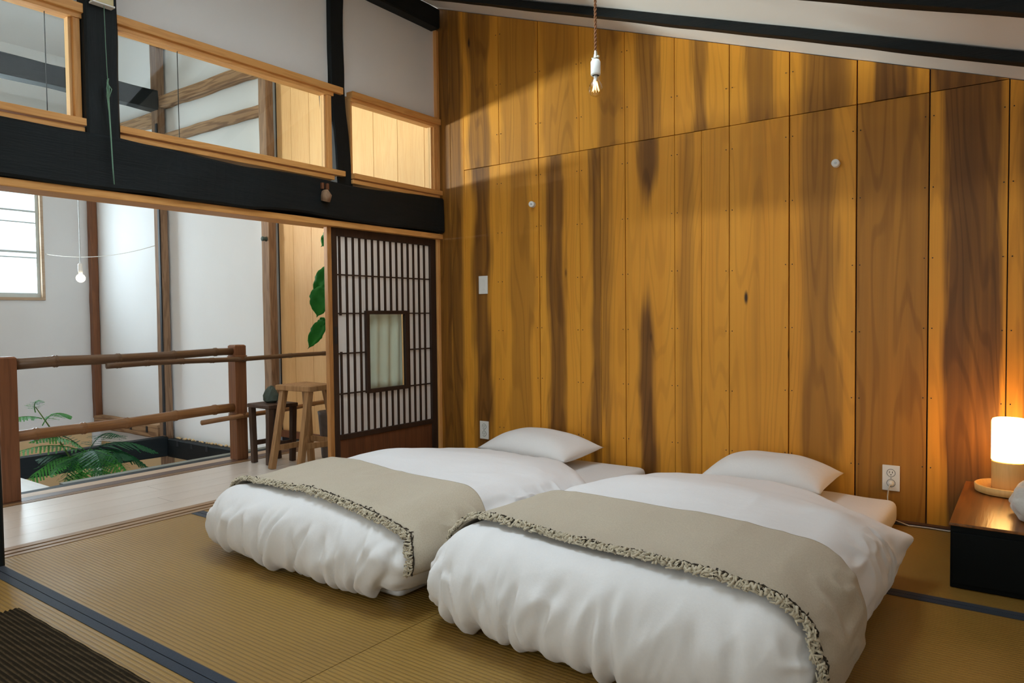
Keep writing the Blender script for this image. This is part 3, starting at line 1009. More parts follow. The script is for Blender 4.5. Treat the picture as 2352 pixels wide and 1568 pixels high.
sb = T('wooden_beam', (-3.40, -0.055, -0.265), (-1.42, -0.055, -0.265), 0.10, 0.17, 'black_x', 'black mortised floor beam along the white atrium wall', 'beam', 39)
for xx in (-3.22, -2.98, -2.73, -2.2, -1.9):
    box('mortise', (xx-0.016, -0.110, -0.235), (xx+0.016, -0.1045, -0.185), M['slot'], sb)
sb2 = T('wooden_beam', (-4.9, -0.055, -0.13), (-3.57, -0.055, -0.13), 0.10, 0.13, 'old_x', 'brown mortised floor beam in the far corner of the atrium', 'beam', 40)
for xx in (-3.78, -4.1, -4.4):
    box('mortise', (xx-0.016, -0.110, -0.15), (xx+0.016, -0.1045, -0.09), M['slot'], sb2)
# clay wall under the floor beams
struct(box('wall_stairwell', (-4.95, -0.014, -2.5), (-1.45, -0.002, -0.36), M['clay']))
struct(box('wall_stairwell_left', (-4.998, YF, -2.5), (-4.95, -0.11, -0.2), M['clay']))
# ragged plaster edge above the floor beam
rg = MB()
for k in range(34):
    xx = -3.36+k*0.043+random.uniform(-.012, .012)
    s = random.uniform(0.008, 0.02)
    rg.lathe([(s*.7, 0), (s, s*.5), (s*.5, s*1.1), (0, s*1.25)], (xx, -0.035+random.uniform(-.01, .01), -0.182), 7)
ro = rg.build('plaster_crumbs', M['clay'])
ro['kind'] = 'stuff'
tag(ro, 'crumbled plaster along the top of the black mortised beam', 'rubble')
# insulator on the right atrium post
iz = thing('knob_insulator', 'dark wire knob high on the weathered post by the pale boards', 'insulator', (-1.80, -0.085, 1.60))
MB().tube([(-1.80, -0.082, 1.60), (-1.80, -0.095, 1.60), (-1.80, -0.105, 1.60), (-1.80, -0.13, 1.60)], [0.02, 0.02, 0.014, 0.02], 14).build('knob', M['rock'], iz, smooth=True)
# string from window to post
sg = MB()
a, b = Vector((-4.985, -0.49, 1.643)), Vector((-3.56, -0.086, 1.666))
sg.tube([a.lerp(b, i/16)-Vector((0, 0, 0.13*4*(i/16)*(1-i/16)*0.5)) for i in range(17)], 0.003, 5)
tag(sg.build('string', M['cord_white'], smooth=True), 'thin pale string sagging from the atrium window to the middle post', 'string')
# glowing bulb
pb_ = thing('pendant_bulb', 'lit round bulb hanging on a long wire in front of the atrium window', 'lamp', (-3.2, -0.915, 1.30))
MB().tube([(-3.2, -0.915, 4.1), (-3.2, -0.915, 1.43)], 0.0035, 6).build('wire', M['steel'], pb_)
MB().lathe([(0.006, 0.13), (0.018, 0.12), (0.018, 0.07), (0.016, 0.04), (0.0, 0.04)][::-1], (-3.2, -0.915, 1.305), 16).build('socket', M['ceramic'], pb_, smooth=True)
MB().lathe([(0.035*math.sin(math.pi*i/14), -0.035*math.cos(math.pi*i/14)) for i in range(15)], (-3.2, -0.915, 1.308), 20).build('globe', M['globe'], pb_, smooth=True)

# ------------------------------------------------------------------ railing
rail = thing('railing', 'low bamboo railing on two timber posts along the stairwell', 'railing', (-1.11, -1.2, 0.0))
for y, h in ((-2.185, 0.765), (-0.825, 0.777)):
    MB().box((-1.158, y-0.042, 0.0015), (-1.074, y+0.042, h-0.008)).hexa(
        [(-1.158, y-0.042, h-0.008), (-1.074, y-0.042, h-0.008), (-1.074, y+0.042, h-0.008), (-1.158, y+0.042, h-0.008),
         (-1.150, y-0.034, h), (-1.082, y-0.034, h), (-1.082, y+0.034, h), (-1.150, y+0.034, h)]).build('post', M['brown_z'], rail, bevel=0.002)


def bamboo(p, q, r, m, nodes, name='bamboo_rail', r2=None):
    p, q = Vector(p), Vector(q)
    pts, rd = [], []
    r2 = r2 or r
    ts = [0.0]
    for k in nodes:
        ts += [k-0.012, k-0.004, k, k+0.004, k+0.012]
    ts.append(1.0)
    for t in ts:
        pts.append(p.lerp(q, t)+Vector((0, 0, 0.004*math.sin(t*9))))
        base = r+(r2-r)*t
        k = any(abs(t-n) < 0.001 for n in nodes)
        g = any(abs(abs(t-n)-0.004) < 0.0005 for n in nodes)
        rd.append(base*(1.0 if k else 1.17 if g else 1.0))
    return MB().tube(pts, rd, 14).build(name, M[m], rail, smooth=True)


bamboo((-1.118, -2.15, 0.722), (-1.112, -0.858, 0.732), 0.031, 'bamboo', (.16, .42, .68, .9), r2=0.024)
bamboo((-1.058, -1.70, 0.688), (-1.056, -0.02, 0.683), 0.017, 'bamboo', (.04, .14, .27, .39, .53, .75, .93), r2=0.015)
bamboo((-1.118, -2.35, 0.330), (-1.114, -0.850, 0.352), 0.030, 'bamboo_lt', (.08, .20, .36, .52, .72, .9))
bamboo((-1.052, -1.13, 0.288), (-1.056, -0.02, 0.322), 0.016, 'bamboo_lt', (.3, .55, .8))
for z in (0.687, 0.298):
    lb = MB()
    lb.tube([(-1.162+0.0, -0.86+0.004*k, z+0.012*math.sin(k*1.7)) for k in range(2)], 0.003, 5)
    for k in range(5):
        zz = z-0.012+0.006*k
        lb.tube([(-1.161, -0.870, zz), (-1.07, -0.870, zz+.004), (-1.036, -0.83, zz+.006), (-1.07, -0.780, zz+.004), (-1.161, -0.780, zz)], 0.0025, 5)
    lb.build('lashing', M['cord'], rail, smooth=True)

# ------------------------------------------------------------------ stools, stone, plant
def stool(label, corners, zt, th, feet, inset, m, leg_w, stretch, group=None):
    cx = sum(c[0] for c in corners)/4
    cy = sum(c[1] for c in corners)/4
    st = thing('stool', label, 'stool', (cx, cy, 0.0), group)
    mb = MB()
    mb.hexa([(x, y, zt-th) for x, y in corners]+[(x, y, zt) for x, y in corners])
    mb.build('seat', m, st, bevel=0.005)
    tops = [(cx+(x-cx)*inset, cy+(y-cy)*inset) for x, y in corners]
    legs = []
    for (tx, ty), (fx, fy) in zip(tops, feet):
        MB().bar((tx, ty, zt-th), (fx, fy, 0.0015), leg_w, leg_w, (0, 1, 0), leg_w*0.92, leg_w*0.92).build('leg', m, st, bevel=0.003)
        legs.append((Vector((tx, ty, zt-th)), Vector((fx, fy, 0))))
    for i, j, h in stretch:
        pa = legs[i][0].lerp(legs[i][1], 1-h/(zt-th))
        pb2 = legs[j][0].lerp(legs[j][1], 1-h/(zt-th))
        MB().bar(pa, pb2, leg_w*0.55, leg_w*0.85).build('stretcher', m, st, bevel=0.002)
    return st


stool('tall weathered light wood stool with splayed legs', [(-0.645, -0.865), (-0.335, -0.835), (-0.37, -0.625), (-0.675, -0.605)], 0.53, 0.034,
      [(-0.630, -0.912), (-0.440, -0.842), (-0.345, -0.590), (-0.612, -0.620)], 0.72, M['stool_lt'], 0.040, ((0, 3, .13), (1, 2, .15), (3, 2, .16)))
stool('low dark wood stool with a grey stone on top', [(-0.955, -0.865), (-0.715, -0.865), (-0.705, -0.645), (-0.965, -0.645)], 0.392, 0.026,
      [(-0.905, -0.850), (-0.745, -0.850), (-0.742, -0.672), (-0.890, -0.675)], 0.80, M['stool_dk'], 0.036, ((0, 3, .13), (1, 2, .13), (3, 2, .11)))
bm = bmesh.new()
bmesh.ops.create_icosphere(bm, subdivisions=2, radius=1.0)
P = np.array([v.co[:] for v in bm.verts])
d = 1+0.35*vnoise(P, 1.3, 3)+0.16*vnoise(P, 3.1, 5)
P = P*d[:, None]*np.array([0.062, 0.052, 0.052])
P[:, 2] = np.maximum(P[:, 2]+0.040, 0.0)
P[:, 0] *= 1-0.55*np.clip(P[:, 2]/0.1, 0, 1)**1.5
P[:, 1] *= 1-0.45*np.clip(P[:, 2]/0.1, 0, 1)**1.5
P[:, 2] *= 1.22
rk = MB()
rk.add(P+np.array([-0.852, -0.75, 0.3925]), [tuple(v.index for v in f.verts) for f in bm.faces])
bm.free()
tag(rk.build('stone', M['rock']), 'small pointed grey stone lying on the low dark stool', 'stone')

# potted climber beside the door jamb
vp = thing('potted_plant', 'broad leaved climber in a grey vase behind the pine jamb', 'plant', (-0.555, -0.40, 0.0))
MB().lathe([(0.042, 0.0015), (0.045, 0.02), (0.052, 0.15), (0.062, 0.29), (0.066, 0.318), (0.060, 0.320), (0.054, 0.28), (0.0, 0.26)], (-0.632, -0.462, 0), 20).build('vase', M['vase'], vp, smooth=True)
MB().tube([(-0.632, -0.462, 0.25), (-0.615, -0.45, 0.45), (-0.60, -0.42, 0.7), (-0.57, -0.40, 0.95), (-0.60, -0.41, 1.2), (-0.58, -0.40, 1.42), (-0.55, -0.38, 1.62)], [.007, .007, .006, .006, .005, .005, .003], 8).build('stem', M['stem'], vp, smooth=True)


def leaf(parent, base, tip, width, nrm, name, mat, curl=0.12, jag=0.0, n=14):
    base, tip = Vector(base), Vector(tip)
    d = tip-base
    L = d.length
    d.normalize()
    s = d.cross(Vector(nrm)).normalized()
    u = s.cross(d)
    vs, fs = [], []
    for i in range(n+1):
        t = i/n
        wd = width*(math.sin(math.pi*min(1, t*1.02+0.04))**0.62)*(1.12-0.45*t)
        wd *= 1+jag*math.sin(i*2.4)
        c = base+d*(t*L)-u*(curl*L*t*t)
        for k in (-1, -0.5, 0, 0.5, 1):
            vs.append(c+s*(k*wd/2)+u*(abs(k)*wd*0.16+0.006*math.sin(t*16+k*3)))
    for i in range(n):
        for k in range(4):
            fs.append((i*5+k, i*5+k+1, (i+1)*5+k+1, (i+1)*5+k))
    o = MB().add(vs, fs).build(name, mat, parent, smooth=True)
    md = o.modifiers.new('thick', 'SOLIDIFY')
    md.thickness = 0.0012
    return o


NV = (0.55, -0.8, 0.15)
for ba, ti, wd in (((-0.585, -0.41, 1.54), (-0.70, -0.44, 1.44), 0.10), ((-0.60, -0.42, 1.33), (-0.665, -0.43, 1.13), 0.075),
                   ((-0.64, -0.43, 1.30), (-0.775, -0.45, 1.09), 0.10), ((-0.655, -0.44, 1.165), (-0.735, -0.46, 0.955), 0.17),
                   ((-0.67, -0.43, 0.945), (-0.755, -0.44, 0.90), 0.06), ((-0.675, -0.43, 0.935), (-0.855, -0.45, 0.735), 0.11)):
    leaf(vp, ba, ti, wd, NV, 'leaf', M['leaf'], 0.06, 0.05)

# tree fern in the stairwell
fn = thing('tree_fern', 'bright green feathery fern rising out of the stairwell behind the railing', 'plant', (-2.5, -1.35, -2.5))
MB().tube([(-2.5, -1.35, -2.499), (-2.52, -1.3, -1.6), (-2.48, -1.28, -0.8), (-2.5, -1.25, -0.15)], [.02, .018, .014, .010], 10).build('stem', M['stem'], fn, smooth=True)
MB().tube([(-2.5, -1.25, -0.2), (-2.52, -1.40, 0.1), (-2.5, -1.50, 0.27), (-2.5, -1.54, 0.34)], [.007, .006, .004, .003], 8).build('stem', M['stem'], fn, smooth=True)


def frond(p0, p1, p2, width, mat, npn=15, droop=0.35):
    p0, p1, p2 = Vector(p0), Vector(p1), Vector(p2)
    B = lambda t: p0*(1-t)**2+p1*(2*t*(1-t))+p2*t*t
    mb = MB()
    mb.tube([B(i/10) for i in range(11)], [0.004*(1-0.7*i/10) for i in range(11)], 5)
    for i in range(npn):
        t = 0.16+0.84*i/(npn-1)
        c = B(t)
        dd = (B(min(1, t+.02))-B(max(0, t-.02))).normalized()
        sd = dd.cross(Vector((0, 0, 1)))
        if sd.length < .1:
            sd = Vector((0.8, -0.6, 0))
        sd.normalize()
        ln = width*math.sin(math.pi*(0.12+0.86*t))**0.8
        for sg_ in (-1, 1):
            ax = (sd*sg_+dd*0.55-Vector((0, 0, droop*random.uniform(.6, 1.4)))).normalized()
            tip = c+ax*ln
            # leaflets in a comb along the pinna
            k2 = max(4, int(ln/0.010))
            nn_ = ax.cross(Vector((0, 0, 1))).normalized()
            q = 0.5*width/npn*2.4*0.55+0.0060
            for k in range(k2):
                e = c.lerp(tip, (k+.5)/k2)
                hw_ = ln/k2*0.40
                sz = q*(1-0.5*(k/k2))
                for s2 in (-1, 1):
                    o_ = (nn_*s2+ax*0.35+Vector((0, 0, random.uniform(-.25, .15)))).normalized()*sz
                    mb.add([e-ax*hw_, e+o_*0.5-ax*hw_*1.5, e+o_, e+o_*0.5+ax*hw_*1.5, e+ax*hw_], [(0, 1, 2, 3, 4)])
    return mb.build('frond', mat, fn)


H = (-2.5, -1.20, -0.05)
F = [((-2.5, -1.54, 0.30), (-2.5, -1.56, 0.38), (-2.46, -1.53, 0.39), .05, 'fern'), ((-2.5, -1.50, 0.25), (-2.5, -1.60, 0.30), (-2.45, -1.74, 0.27), .06, 'fern'),
     ((-2.5, -1.50, 0.20), (-2.5, -1.44, 0.33), (-2.48, -1.32, 0.25), .10, 'fern'), ((-2.52, -1.38, 0.10), (-2.5, -1.50, 0.20), (-2.45, -1.68, 0.17), .09, 'fern'),
     (H, (-2.5, -1.45, 0.12), (-2.45, -1.75, 0.02), .11, 'fern'), (H, (-2.5, -1.36, 0.16), (-2.45, -1.60, 0.10), .10, 'fern'),
     (H, (-2.45, -1.0, 0.10), (-2.38, -0.74, -0.10), .13, 'fern_dark'), (H, (-2.4, -1.02, 0.04), (-2.3, -0.84, -0.21), .12, 'fern_dark'),
     (H, (-2.6, -1.06, 0.14), (-2.7, -0.88, 0.02), .13, 'fern_dark'), (H, (-2.3, -1.15, 0.06), (-2.1, -1.07, -0.22), .10, 'fern'),
     (H, (-2.3, -1.34, 0.05), (-2.15, -1.44, -0.20), .12, 'fern'), (H, (-2.2, -1.26, 0.08), (-2.0, -1.32, -0.14), .11, 'fern_dark'),
     (H, (-2.7, -1.32, 0.18), (-2.85, -1.42, 0.06), .13, 'fern_dark'), ((-2.5, -1.22, -0.2), (-2.3, -1.36, -0.10), (-2.15, -1.50, -0.28), .10, 'fern'),
     ((-2.5, -1.22, -0.2), (-2.35, -1.12, -0.12), (-2.2, -1.02, -0.33), .10, 'fern')]
for a, b, c, w_, mm in F:
    frond(a, b, c, w_*1.3, M[mm], 18)
for k in range(11):
    an = k*0.571+0.3
    L_ = random.uniform(0.26, 0.44)
    hx = random.uniform(-.06, .06)
    b_ = (-2.48+hx+L_*0.5*math.cos(an), -1.22+L_*0.5*math.sin(an), 0.0+random.uniform(-.03, .07))
    c_ = (-2.48+hx+L_*math.cos(an), -1.22+L_*math.sin(an), -0.13+random.uniform(-.12, .08))
    frond((-2.48+hx, -1.22, -0.10), b_, c_, 0.15, M['fern' if k % 2 == 0 else 'fern_dark'], 18)

# ------------------------------------------------------------------ bedding
class Bed:
    def __init__(s, x0, x1, y0, y1, h, seed, headcut, htop_head, tuck=0.0, zr=0.11):
        s.x0, s.x1, s.y0, s.y1, s.h, s.seed = x0, x1, y0, y1, h, seed
        s.cx, s.hx = (x0+x1)/2, (x1-x0)/2
        s.cy, s.hy = (y0+y1)/2, (y1-y0)/2
        s.hz = h/2
        s.r = 0.150
        s.headcut = headcut
        s.hh = htop_head
        s.tuck = tuck
        s.zr = zr
        rr = np.random.RandomState(seed)
        s.folds = []
        for k in range(15):
            s.folds.append((rr.uniform(x0+0.03, x1-0.03), rr.uniform(-0.20, 0.04), rr.uniform(0.009, 0.020), rr.uniform(0.008, 0.018), rr.uniform(0.05, 0.40)))

    def base(s, q):
        """q: points on the plain box; returns rounded position and normal"""
        c = np.array([s.cx, s.cy, s.hz])
        e = np.array([s.hx-s.r, s.hy-s.r, 0.0])
        d0 = q-c
        cl = np.clip(d0, -e, e)
        d = (d0-cl)/np.array([s.r, s.r, s.hz])
        top = np.abs(d0[:, 2]) > s.hz-1e-6
        ln = np.linalg.norm(d, axis=1)
        ln[ln < 1e-9] = 1
        n = d/ln[:, None]
        p = c+cl+n*np.array([s.r, s.r, s.hz])
        return p, n

    def shape(s, q, off=0.0, detail=1.0):
        p, n = s.base(q)
        x, y, z = p[:, 0].copy(), p[:, 1].copy(), p[:, 2].copy()
        up_ = np.clip(n[:, 2], 0, 1)
        t = (1-n[:, 2])/2                     # 0 on top, .5 at the bulge, 1 below
        front = sstep(-n[:, 1], 0.12, 0.75)
        near = sstep(y, s.y0+0.36, s.y0+0.02)
        D = np.zeros(len(p))
        # broad body
        u = (x-s.cx)/s.hx
        v = (y-s.cy)/s.hy
        zscale = 1.0+(s.hh/s.h-1.0)*sstep(y, s.y1-0.75, s.y1-0.02)
        z = z*zscale
        z += up_*0.018*(1-u*u)
        z += up_*0.030*vnoise(p*np.array([1, 1, .2]), 2.6, s.seed)
        D += detail*0.010*vnoise(p, 7, s.seed+1)
        # soft creases over the top
        w = vnoise(p*np.array([2.2, 1.0, 1]), 5, s.seed+2)
        D += detail*0.006*(1-np.abs(2*w)*2.2)*up_*(0.4+0.6*near)
        # sharp folds on the foot roll
        wt = near*sstep(t, 0.02, 0.35)
        xx = x+0.02*vnoise(p*np.array([1, 1, 1]), 9, s.seed+5)
        for fx, sl, wd, dp, t0 in s.folds:
            dd = xx-(fx+sl*(t-0.4))
            g = np.exp(-(dd/wd)**2)
            hump = np.exp(-((np.abs(dd)-2.1*wd)/(1.5*wd))**2)
            D += wt*sstep(t, t0-0.1, t0+0.15)*(hump*0.45-g)*dp*detail
        # running gathers from the hem over the roll
        sl_ = x+0.10*t*np.sin(x*5+s.seed)
        for fq, am in ((9.0, 0.0125), (19.0, 0.0095), (37.0, 0.0040)):
            pp = np.stack([sl_*fq+0.9*vnoise(np.stack([x, t, x*0], 1), 3.0, s.seed+fq), t*1.5, x*0], 1)
            rv = 1-np.abs(2*vnoise(pp, 1.0, s.seed+fq*2))*1.9
            D += wt*(1-0.45*sstep(t, 0.6, 0.95))*am*(np.clip(rv, 0, 1)**1.6-0.4)*detail
        # corner of the foot tucked in under itself
        tk = sstep(x, s.x1-0.34, s.x1)*near*sstep(t, 0.42, 0.95)*s.tuck
        x = x-0.09*tk
        # fine crumple on the flanks
        fl = sstep(np.abs(n[:, 0]), 0.35, 0.8)
        w2 = vnoise(p*np.array([1, 1.0, 2.2]), 11, s.seed+8)
        D += detail*0.007*fl*(1-np.abs(2*w2)*2.4)
        # plump swell of the whole flank and foot
        D += (fl+front)*0.028*vnoise(p*np.array([1, 1, .4]), 3.3, s.seed+11)
        D += off
        x = x+n[:, 0]*D
        y = y+n[:, 1]*D
        z = z+n[:, 2]*D
        # head edge cut back towards the sides
        k = sstep(y, s.y1-0.95, s.y1-0.02)
        y = y+s.headcut(x)*k
        return np.stack([x, y, z], 1), n

    def box_grid(s, step):
        nx, ny, nz = int(2*s.hx/step), int(2*s.hy/step), max(8, int(2*s.hz/step*1.25))
        xs = np.linspace(s.x0, s.x1, nx+1)
        ys = np.linspace(s.y0, s.y1, ny+1)
        zs = s.hz-s.hz*np.cos(np.linspace(0, math.pi, nz+1))
        idx, V, Fc = {}, [], []

        def vid(i, j, k):
            key = (i, j, k)
            if key not in idx:
                idx[key] = len(V)
                V.append((xs[i], ys[j], zs[k]))
            return idx[key]
        for i in range(nx):
            for j in range(ny):
                Fc.append((vid(i, j, nz), vid(i+1, j, nz), vid(i+1, j+1, nz), vid(i, j+1, nz)))
                Fc.append((vid(i, j, 0), vid(i, j+1, 0), vid(i+1, j+1, 0), vid(i+1, j, 0)))
        for i in range(nx):
            for k in range(nz):
                Fc.append((vid(i, 0, k), vid(i+1, 0, k), vid(i+1, 0, k+1), vid(i, 0, k+1)))
                Fc.append((vid(i, ny, k), vid(i, ny, k+1), vid(i+1, ny, k+1), vid(i+1, ny, k)))
        for j in range(ny):
            for k in range(nz):
                Fc.append((vid(0, j, k), vid(0, j, k+1), vid(0, j+1, k+1), vid(0, j+1, k)))
                Fc.append((vid(nx, j, k), vid(nx, j+1, k), vid(nx, j+1, k+1), vid(nx, j, k+1)))
        return np.array(V), Fc


MT = 0.115          # mattress height


def make_bed(b, side, mx0, mx1, pil, tip=None):
    q, fc = b.box_grid(0.0085)
    p, n = b.shape(q)
    # hollow underside over the mattress
    und = (n[:, 2] < -0.55) | ((n[:, 2] < 0.45) & (n[:, 1] > 0.25))
    inm = sstep(p[:, 0], mx0-0.07, mx0-0.03)*sstep(p[:, 0], mx1+0.07, mx1+0.03)*sstep(p[:, 1], -2.03, -1.99)
    p[:, 2] = np.where(und, np.maximum(p[:, 2], 0.004+inm*(MT+0.012)), p[:, 2])
    p[:, 2] = np.maximum(p[:, 2], 0.004)
    if tip is not None:
        dd = np.linalg.norm((p-np.array(tip[0]))*np.array([1, 1, 1.0]), axis=1)
        k = np.exp(-(dd/0.062)**1.5)
        p = p+np.array(tip[1])*k[:, None]
    mb = MB()
    mb.add(p, fc)
    du = mb.build('duvet', M['linen'], None, smooth=True)
    tag(du, 'puffy white duvet with a gathered foot end on the %s futon' % side, 'duvet', 'duvets on the futons')
    # mattress
    bmx = bmesh.new()
    bmesh.ops.create_cube(bmx, size=1.0)
    bmesh.ops.scale(bmx, vec=(mx1-mx0, 1.90, MT-0.003), verts=bmx.verts)
    bmesh.ops.bevel(bmx, geom=list(bmx.edges), offset=0.042, segments=5, affect='EDGES', profile=0.6)
    bmesh.ops.subdivide_edges(bmx, edges=[e for e in bmx.edges if e.calc_length() > 0.3], cuts=30, use_grid_fill=True)
    pts = np.array([v.co[:] for v in bmx.verts])
    pts += np.array([(mx0+mx1)/2, -1.02, (MT-0.003)/2+0.002])
    pts[:, 2] += sstep(pts[:, 2], 0.05, 0.11)*0.010*vnoise(pts, 6, b.seed)
    mm = MB()
    mm.add(pts, [tuple(v.index for v in f.verts) for f in bmx.faces])
    bmx.free()
    mo = mm.build('futon_mattress', M['sheet'], None, smooth=True)
    tag(mo, 'thin white sheeted futon mattress showing at the wall end, %s bed' % side, 'mattress', 'futon mattresses')
    # throw
    ns, nt = 230, 60
    per = []
    zl = b.hz*0.62
    zr = b.hz*b.zr*2
    xl, xr = b.x0, b.x1
    L1, L2, L3 = b.h-zl, xr-xl, b.h-zr
    tot = L1+L2+L3
    S = np.linspace(0, tot, ns+1)
    Q, UV = [], []
    for i, s_ in enumerate(S):
        if s_ < L1:
            bx_, bz_ = xl, zl+s_
        elif s_ < L1+L2:
            bx_, bz_ = xl+(s_-L1), b.h
        else:
            bx_, bz_ = xr, b.h-(s_-L1-L2)
        uu = (s_-L1)/L2
        uc = min(max(uu, -0.1), 1.25)
        yf = -1.925-0.105*uc
        yu = -1.465-0.13*uc-0.10*max(0, uc-0.8)
        for j in range(nt+1):
            tt = j/nt
            Q.append((bx_, yf+(yu-yf)*tt, bz_))
            UV.append((uu, tt))
    Q = np.array(Q)
    tp, tn = b.shape(Q, 0.019, 0.80)
    tp[:, 2] = np.maximum(tp[:, 2], 0.012)
    fs = []
    for i in range(ns):
        for j in range(nt):
            a = i*(nt+1)+j
            fs.append((a, a+1, a+nt+2, a+nt+1))
    th = MB()
    th.add(tp, fs)
    to = th.build('throw_blanket', M['wool'], None, smooth=True)
    md = to.modifiers.new('thick', 'SOLIDIFY')
    md.thickness = 0.012
    md.offset = 0.0
    tag(to, 'oatmeal wool throw with a knotted fringe across the foot of the %s futon' % side, 'blanket', 'throws on the futons')
    # fringe: two rows of short curled yarn loops along the front hem
    fr = MB()
    rr = random.Random(b.seed)
    row = tp.reshape(ns+1, nt+1, 3)
    nrm = tn.reshape(ns+1, nt+1, 3)
    for layer in range(2):
        cnt = 270
        for k in range(cnt):
            f_ = (k+rr.random()*0.8)/cnt*ns
            i0 = min(int(f_), ns-1)
            fr_ = f_-i0
            e = Vector(row[i0, 0]*(1-fr_)+row[i0+1, 0]*fr_)
            e2 = Vector(row[i0, 3]*(1-fr_)+row[i0+1, 3]*fr_)
            nv = Vector(nrm[i0, 0])
            back = (e2-e).normalized()
            sd = back.cross(nv).normalized()
            st = e+back*(0.010 if layer else 0.002)+nv*(0.006 if layer else 0.0)
            ln = rr.uniform(0.014, 0.030)
            c1 = st-back*ln*0.4+nv*rr.uniform(0.003, 0.009)+sd*rr.uniform(-.006, .006)
            c2 = st-back*ln*0.8+nv*rr.uniform(-0.002, 0.007)+sd*rr.uniform(-.010, .010)
            c3 = st-back*ln*rr.uniform(.6, 1.0)+nv*rr.uniform(-0.004, 0.004)+sd*rr.uniform(-.014, .014)
            for c_ in (c1, c2, c3):
                c_.z = max(c_.z, 0.006)
            fr.tube([st, c1, c2, c3], [0.0026, 0.0038, 0.0034, 0.0018], 5)
    fo = fr.build('fringe', M['fringe'], to, smooth=True)
    fo['kind'] = 'stuff'
    fo['label'] = 'curly two-tone yarn fringe'
    dk = MB()
    for off_, lift in ((1, 0.008), (0, 0.0035)):
        pts = []
        for i in range(0, ns+1):
            e = Vector(row[i, 0])
            bk = (Vector(row[i, 3])-e).normalized()
            nv = Vector(nrm[i, 0])
            pts.append(e+bk*(0.012*off_-0.002+rr.uniform(-.003, .003))+nv*(lift+rr.uniform(-.002, .003)))
            pts[-1].z = max(pts[-1].z, 0.006)
        dk.tube(pts, [0.0024+rr.uniform(0, .0016) for _ in pts], 5)
    for k in range(170):
        f_ = rr.uniform(0, ns-1)
        i0 = int(f_)
        e = Vector(row[i0, 0])
        bk = (Vector(row[i0, 3])-e).normalized()
        nv = Vector(nrm[i0, 0])
        sd = bk.cross(nv).normalized()
        st = e+bk*rr.uniform(0, .014)+nv*0.006
        en = st+bk*rr.uniform(-.022, .012)+nv*rr.uniform(0, .008)+sd*rr.uniform(-.014, .014)
        st.z, en.z = max(st.z, .006), max(en.z, .006)
        dk.tube([st, st.lerp(en, .5)+nv*.004, en], [.0018, .002, .0012], 4)
    do = dk.build('fringe_cord', M['fringe_dark'], to, smooth=True)
    do['kind'] = 'stuff'
    do['label'] = 'dark twisted cord along the hem'
    # pillow
    (pxc, pyc, pzc, pw, pd, ph, rot, lb) = pil
    nu, nv_ = 44, 32
    vs, fs = [], []
    for sgn in (1, -1):
        for i in range(nu+1):
            for j in range(nv_+1):
                a = -1+2*i/nu
                c_ = -1+2*j/nv_
                hgt = max(0, (1-abs(a)**2.6))**0.62*max(0, (1-abs(c_)**2.4))**0.62
                pin = 1-0.055*(1-abs(a)**2)*(abs(c_)**3)
                pin2 = 1-0.05*(1-abs(c_)**2)*(abs(a)**3)
                vs.append((a*pw/2*pin2, c_*pd/2*pin, sgn*hgt*ph*(0.62 if sgn > 0 else 0.38)))
    vs = np.array(vs)
    vs[:, 2] += 0.012*vnoise(vs, 9, b.seed)*np.abs(vs[:, 2])/ph*2
    k0 = (nu+1)*(nv_+1)
    for sgn in range(2):
        for i in range(nu):
            for j in range(nv_):
                a = sgn*k0+i*(nv_+1)+j
                f = (a, a+nv_+1, a+nv_+2, a+1)
                fs.append(f if sgn == 0 else f[::-1])
    tilt = 0.08
    ct, st_ = math.cos(tilt), math.sin(tilt)
    y_, z_ = vs[:, 1]*ct-vs[:, 2]*st_, vs[:, 1]*st_+vs[:, 2]*ct
    cr, sr = math.cos(rot), math.sin(rot)
    wx = pxc+vs[:, 0]*cr-y_*sr
    wyy = pyc+vs[:, 0]*sr+y_*cr
    pm = MB()
    pm.add(np.stack([wx, wyy, pzc+z_], 1), fs)
    po = pm.build('pillow', M['sheet'], None, smooth=True)
    tag(po, lb, 'pillow', 'pillows by the cedar wall')


b1 = Bed(0.505, 1.668, -2.095, -0.47, 0.275, 3, lambda x: -0.30*sstep(x, 1.25, 1.70)-0.02*sstep(x, 0.8, 0.5), 0.20, 1.0, 0.50)
b2 = Bed(1.742, 2.895, -2.125, -0.46, 0.292, 8, lambda x: -0.40*sstep(x, 2.32, 2.92)-0.10*sstep(x, 2.0, 1.75), 0.225)
make_bed(b1, 'left', 0.62, 1.555, (0.960, -0.245, 0.192, 0.66, 0.36, 0.165, -0.13, 'white pillow on the left futon, nearer the sliding door'))
make_bed(b2, 'right', 1.80, 2.775, (2.265, -0.245, 0.192, 0.56, 0.36, 0.165, -0.06, 'white pillow on the right futon, nearer the table lamp'), tip=((2.86, -0.88, 0.165), (0.085, 0.075, 0.0)))

# jute rug in the corner near the camera
rgm = MB()
rx0, rx1, ry0, ry1 = 0.57, 2.6, -4.25, -2.735
NR = 444
vs, fs = [], []
for i in range(NR+1):
    y = ry0+(ry1-ry0)*i/NR
    for j in range(71):
        x = rx0+(rx1-rx0)*j/70
        vs.append((x, y, 0.0095+0.0022*math.sin(i*math.pi)+0.0024*math.sin(i*math.pi/2)+0.001*math.sin(x*170+i*1.9)))
for i in range(NR):
    for j in range(70):
        a = i*71+j
        fs.append((a, a+1, a+72, a+71))
rgm.add(vs, fs)
rg_o = rgm.build('rug', M['rug'], None, smooth=True)
md = rg_o.modifiers.new('thick', 'SOLIDIFY')
md.thickness = 0.006
md.offset = -1
tag(rg_o, 'dark brown ribbed jute rug on the tatami, in the near left corner', 'rug')

